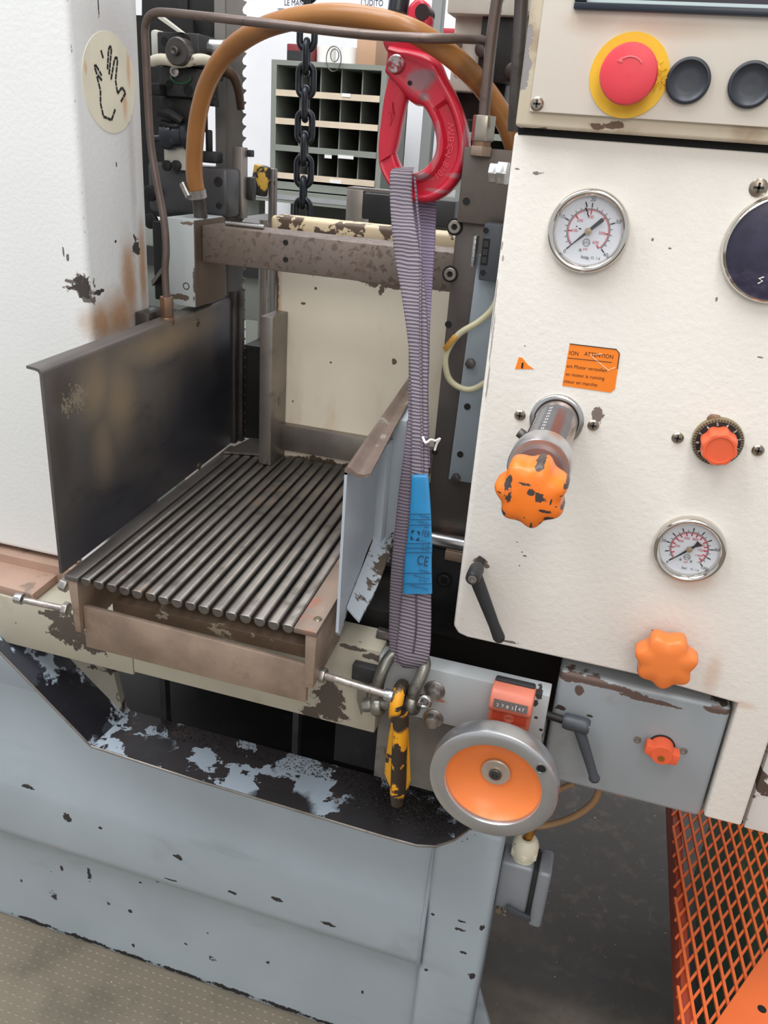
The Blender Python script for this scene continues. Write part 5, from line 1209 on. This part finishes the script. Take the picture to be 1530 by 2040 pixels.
MB().hexa([V(xr1, 600, ZM-45), V(xr1+12, 600, ZM-45), V(xr0+12, 1240, ZM-45), V(xr0, 1240, ZM-45), V(xr1, 600, ZM-2), V(xr1+12, 600, ZM-2), V(xr0+12, 1240, ZM-2), V(xr0, 1240, ZM-2)]).build('side_rail', omd, g, bevel=1)
MB().box(xr0+12, 640, 1228, 1240, ZM-45, ZM-2).build('end_rail', omd, g)
XE, YE0, YE1 = 640.0, 600.0, 1228.0
sA = (PZ(1300+780/4.435, 1805, ZM)-PZ(1300+395/4.435, 1805, ZM)).x/4.0
dA = V(-.105, 1, 0); dB = V(.55, 1, 0)
def seg_clip(p, d):
    """part of the line p + t d over the deck, left edge at the rail"""
    t0, t1 = -1e9, 1e9
    for ax, lo, hi in ((0, xr0+2, XE), (1, YE0, YE1)):
        if abs(d[ax]) < 1e-9: continue
        a, b = (lo-p[ax])/d[ax], (hi-p[ax])/d[ax]
        if a > b: a, b = b, a
        t0, t1 = max(t0, a), min(t1, b)
    return (p+d*t0, p+d*t1) if t1-t0 > 12 else None
def strand(p, d, off, w, h, m):
    r = seg_clip(p, d)
    if not r: return
    a, b = r; n_ = V(-d.y, d.x, 0).normalized()*w/2; o = V(0, 0, off)
    MB().prism([a-n_+o, b-n_+o, b+n_+o, a+n_+o], (0, 0, -h)).build('mesh_strand', m, g, smooth=0)
p0 = PZ(1300+395/4.435, 1805, ZM)
for k in range(-8, 30): strand(p0+V(sA*k, 0, 0), dA, 3.0, 3.4, 4.0, omr)
qa = PZ(1300+262/4.435, 1580+450/4.435, ZM); qb = PZ(1300+305/4.435, 1580+1000/4.435, ZM)
sB = (qa.y-qb.y)/4.0
for k in range(-32, 14): strand(qb+V(0, sB*k, 0), dB, 0.0, 3.0, 3.0, omr)
g = thing('orange_rail', 'broad orange steel plate crossing the lower right corner', 'plate', (320, 560, ZM))
a, b = PZ(1428, 2033, ZM+9), PZ(1530, 1887, ZM+9); cdir = (b-a).normalized(); side = V(cdir.y, -cdir.x, 0)
MB().prism([a-cdir*120, b+cdir*160, b+cdir*160+side*190, a-cdir*120+side*190], (0, 0, -5)).build('flat_plate', omr, g, bevel=1)
q = PZ(1518, 2010, ZM+9.3); MB().cyl(q, q+V(0, 0, -1), 5, n=18).build('hole', void_mat, g)

# ---- background: pigeonhole rack and wall things ------------------------------------
rk = mat('grey_green_rack_paint', (128, 132, 124), .5, 0, .06, 6, .05, 100)
rk_d = mat('dark_rack_inside', (78, 80, 74), .6)
wood = mat('pale_wood_strip', (206, 190, 168), .6, 0, .08, 12)
YR = 2700.0
def RP(px, py): return PY(px, py, YR)
g = thing('pigeonhole_rack', 'grey steel pigeonhole rack against the whitewashed wall', 'rack', RP(655, 395))
a, b = RP(541, 118), RP(768, 372)
x0, x1 = a.x, RP(768, 200).x; z1 = a.z; z0 = RP(655, 385).z
fw = 18
MB().box(x0, x0+fw, YR, YR+260, z0, z1).build('side_panel', rk, g); MB().box(x1-fw, x1, YR, YR+260, z0, z1).build('side_panel', rk, g)
MB().box(x0+fw, x1-fw, YR, YR+260, z1-14, z1).build('top_panel', rk, g); MB().box(x0, x1, YR+252, YR+262, z0, z1).build('back_panel', rk_d, g)
rows = [RP(655, y).z for y in (191, 248, 302, 358)]
for i, z in enumerate(rows):
    MB().box(x0+fw, x1-fw, YR+2, YR+252, z-7, z+3).build('shelf', rk, g)
    MB().box(x0+fw, x1-fw, YR-5, YR+2, z-9, z+9).build('shelf_strip', wood if i != 2 else rk, g)
MB().box(x0+fw, x1-fw, YR, YR+252, z0, rows[-1]-18).build('plinth', rk, g)
zt_ = [z1-14]+[z-7 for z in rows[:-1]]
for i, z in enumerate(rows):
    for k in range(1, 5):
        x = x0+fw+(x1-x0-2*fw)*k/5
        MB().box(x-2, x+2, YR+30, YR+252, z+3, zt_[i]).build('divider', rk, g)
for px, py, w in ((691, 190, 14), (655, 312, 12), (690, 313, 26), (670, 362, 20)):
    q = RP(px, py); MB().box(q.x-w, q.x+w, YR-7, YR-5, q.z-5, q.z+5).build('paper_tag', whp, g)
g = thing('rack_table', 'grey bench carrying the pigeonhole rack at the back wall', 'bench', (-1050, 2850, ZF))
MB().box(x0-120, x1+420, YR-30, 3190, z0-40, z0-4).build('top', rk, g)
MB().box(x0-100, x1+400, YR-32, YR-28, z0-30, z0-16).build('bright_edge', bright, g)
for x in (x0-90, x1+380): MB().box(x-25, x+25, 2760, 2810, ZF, z0-40).build('leg', rk, g)
MB().box(x0-90, x1+380, 3100, 3120, ZF+200, z0-40).build('back_board', rk_d, g)
# second rack behind the hook
g = thing('shelf_rack', 'pale shelf rack partly hidden behind the red hook', 'rack', PY(930, 400, YR))
for px, py in ((930, 188), (930, 232), (940, 270), (940, 375)):
    q = PY(px, py, YR)
    if q.z > z0+8: MB().box(q.x-90, q.x+120, YR, YR+300, q.z-9, q.z+9).build('shelf', rk, g)
q0 = PY(948, 180, YR); q1 = PY(940, 400, YR)
MB().box(q0.x-30, q0.x-16, YR-4, YR+300, z0-3, q0.z+120).build('upright', rk, g); MB().box(q0.x+130, q0.x+146, YR-4, YR+300, z0-3, q0.z+120).build('upright', rk, g)
MB().box(q0.x-90, q0.x+120, YR+300, YR+306, z0-3, q0.z+40).build('back_panel', rk_d, g)
text('shelf_number', '20', PY(926, 187, YR-2), 22, blk, g)
# things on the rack
q = RP(591, 118)
g = thing('red_box', 'dark red box on the rack top behind the chain', 'box', (q.x, YR+80, z1))
MB().box(RP(566, 100).x, RP(617, 100).x, YR+20, YR+160, z1, RP(590, 86).z).build('body', mat('dark_red_box', (120, 34, 40), .5), g, bevel=3)
MB().box(RP(568, 100).x, RP(610, 100).x, YR+16, YR+20, z1+3, RP(590, 100).z).build('dark_front', black_plastic, g)
tape = mat('white_tape', (226, 224, 220), .6)
for px, lab in ((634, 'white roll on the rack top next to the red box'), (682, 'white roll on the rack top with wire ring before it')):
    q = RP(px, 100); r_ = 48
    g = thing('tape_roll', lab, 'tape roll', (q.x, YR+70, z1), 'white rolls on the rack')
    MB().lathe((q.x, YR+70, z1), (0, 0, 1), [(18, 0), (r_*.62, 0), (r_*.62, 48), (18, 48), (18, 0)], 30).build('roll', tape, g, smooth=40)
g = thing('wire_ring', 'thin wire ring hanging before the white roll on the rack', 'wire ring', RP(667, 135))
MB().tube([RP(667, 118)+V(math.cos(t)*24, -10, math.sin(t)*34) for t in [2*math.pi*i/28 for i in range(28)]], 1.4, 6, closed=True).build('ring', steel_dark, g)
MB().tube([RP(669, 111)+V(math.cos(t)*13, -10, math.sin(t)*17) for t in [2*math.pi*i/24 for i in range(24)]], 1.4, 6, closed=True).build('inner_ring', steel_dark, g)
g = thing('carton', 'brown carton standing on the right end of the rack top', 'carton', (RP(722, 120).x, YR+90, z1))
MB().box(RP(704, 100).x, RP(743, 100).x, YR+30, YR+190, z1, RP(720, 62).z).build('body', mat('cardboard', (182, 146, 118), .7, 0, .06, 8), g, bevel=2)
# wall signs
sg = mat('sign_white', (224, 228, 238), .5)
for s, px0, px1, lab in (('LE MANI', 552, 622, 'white safety sign reading LE MANI at the picture top'), ('L\'UDITO', 712, 772, 'white safety sign reading L\'UDITO at the picture top')):
    a = PY(px0, 16, 3190); b = PY(px1, 16, 3190)
    g = thing('wall_sign', lab, 'sign', (a.x, 3195, a.z), 'safety signs on the back wall')
    MB().box(a.x, b.x, 3192, 3200, a.z, a.z+260).build('plate', sg, g)
    text('lettering', s, PY(587 if s[1] == 'E' else 741, 6, 3191), 27, blk, g, squeeze=.8)
    MB().lathe(((a.x+b.x)/2, 3192, a.z+150), (0, -1, 0), [(0, 0), (66, 0), (66, 1.5), (0, 1.5)], 40).build('disc', mat('sign_blue', (30, 80, 160), .5) if 'sign_blue' not in MATS else MATS['sign_blue'], g)
# grey upright post behind the hook
g = thing('grey_post', 'thin grey steel post behind the red hook', 'post', PY(830, 420, 2400))
a, b = PY(862, -60, 2400), PY(836, 420, 2400)
MB().box(b.x-14, b.x+14, 2400, 2440, ZF, a.z+200).build('tube', mat('grey_post_paint', (120, 122, 120), .45, .2), g, bevel=2)
g = thing('red_sign', 'small red box on the wall beside the grey post', 'box', PY(883, 68, 3150))
a, b = PY(870, 55, 3150), PY(906, 68, 3150); MB().box(a.x, b.x, 3150, 3200, b.z, a.z).build('body', mat('red_box_paint', (170, 40, 52), .5), g, bevel=2)
# steel block and black bar behind the vise
g = thing('stock_stop', 'square black bar on a grey steel bracket behind the vise', 'stop bar', PY(740, 440, 1400))
a, b = PY(691, 376, 1400), PY(720, 450, 1400)
MB().box(a.x, b.x, 1400, 1440, b.z-60, a.z).build('bracket', steel, g, bevel=1.5)
MB().box(a.x, a.x+82, 1402, 1440, a.z-2, a.z+3).build('bracket_top', steel, g)
a, b = PY(724, 384, 1380), PY(905, 432, 1380)
MB().box(a.x, b.x, 1380, 1440, PY(724, 436, 1380).z, a.z).build('square_bar', black_plastic, g, bevel=2)
MB().box(a.x+100, a.x+140, 1400, 1440, ZF, PY(724, 436, 1380).z).build('pedestal', steel_dark, g)
g = thing('striped_roller', 'yellow and black striped roller beside the blade', 'roller', PY(520, 390, 1250))
a, b = PY(523, 330, 1250), PY(515, 388, 1250)
MB().cyl(b, a, 14, 13, n=10).build('roller', mat('hazard_stripe', (214, 170, 70), .5, 0, .1, 20, 0, 1, [('noise', (42, 38, 36), 26, .50, .53, 1, .5, 0)]), g, bevel=2)
MB().box(PY(537, 340, 1262).x, PY(546, 340, 1262).x+1, 1258, 1274, -620, PY(540, 336, 1262).z).build('steel_upright', steel, g, bevel=1)
q = PY(528, 360, 1258); MB().cyl(q+V(-6, 0, 0), q+V(14, 6, 0), 5, n=12).build('axle', steel_dark, g)
g = thing('steel_rod', 'slim grey rod standing behind the vertical flat bar', 'rod', PY(518, 700, 1180))
MB().cyl(V(PY(520, 560, 1180).x, 1180, -480), V(PY(524, 535, 1180).x, 1180, -120), 6, n=16).build('rod', steel, g)
g = thing('rear_conveyor', 'grey rear conveyor frame seen through the saw opening', 'conveyor', (-520, 1600, ZF))
MB().box(-1000, -420, 1450, 1500, -330, -170).build('frame', rk, g, bevel=2); MB().box(-1000, -420, 1440, 1450, -250, -215).build('dark_rail', black_plastic, g)
MB().box(-900, -850, 1455, 1495, ZF, -330).build('leg', rk, g); MB().box(-480, -430, 1455, 1495, ZF, -330).build('leg', rk, g)
MB().box(-760, -520, 1500, 1700, -180, -160).build('tray', steel_dark, g)

# ---- swarf: loose chips on the tray and between the bars -------------------------------
chip_m = mat('swarf_steel', (120, 116, 112), .35, .8, .3, 90)
chip_d = mat('dark_swarf', (58, 54, 52), .45, .5, .3, 90)
def swarf(name, gen, n_, m, parent, label):
    mb = MB()
    for k in range(n_):
        c = gen(); L = random.uniform(1.0, 3.6); a = random.uniform(0, 6.28); d = V(math.cos(a), math.sin(a), random.uniform(-.1, .5))*L; w = V(-math.sin(a), math.cos(a), .3)*random.uniform(.3, .8)
        mb.add([c-w, c+d*.5-w+V(0, 0, .8), c+d, c+w], [(0, 1, 2, 3)])
    o = mb.build(name, m, parent, smooth=0, base=None if parent else (0, 0, -EYE)); 
    return tag(o, label, None if parent else 'swarf', None, 'stuff')
def gen_tray():
    r = abs(random.gauss(0, 1)); c = PZ(820, 1600, TZ); return V(c.x+random.gauss(0, 30), min(798, c.y+random.gauss(0, 16)), TZ+.4)
tag(swarf('tray_swarf', gen_tray, 2600, chip_d, None, 'loose dark metal chips on the tray below the yellow hook'), cat='swarf')
def gen_tray2():
    c = PZ(random.uniform(330, 700), 0, TZ) if False else V(random.uniform(-500, -150), 0, 0); return V(c.x, random.uniform(770, 799), TZ+.4)
tag(swarf('edge_swarf', gen_tray2, 900, chip_d, None, 'dark chips strewn along the back of the tray'), cat='swarf')
def gen_bed():
    return V(random.uniform(-500, -240), random.uniform(792, 1060), -489.2+abs(random.gauss(0, 2)))
tag(swarf('bed_swarf', gen_bed, 5000, chip_m, None, 'fine bright chips lying beneath the round bars'), cat='swarf')
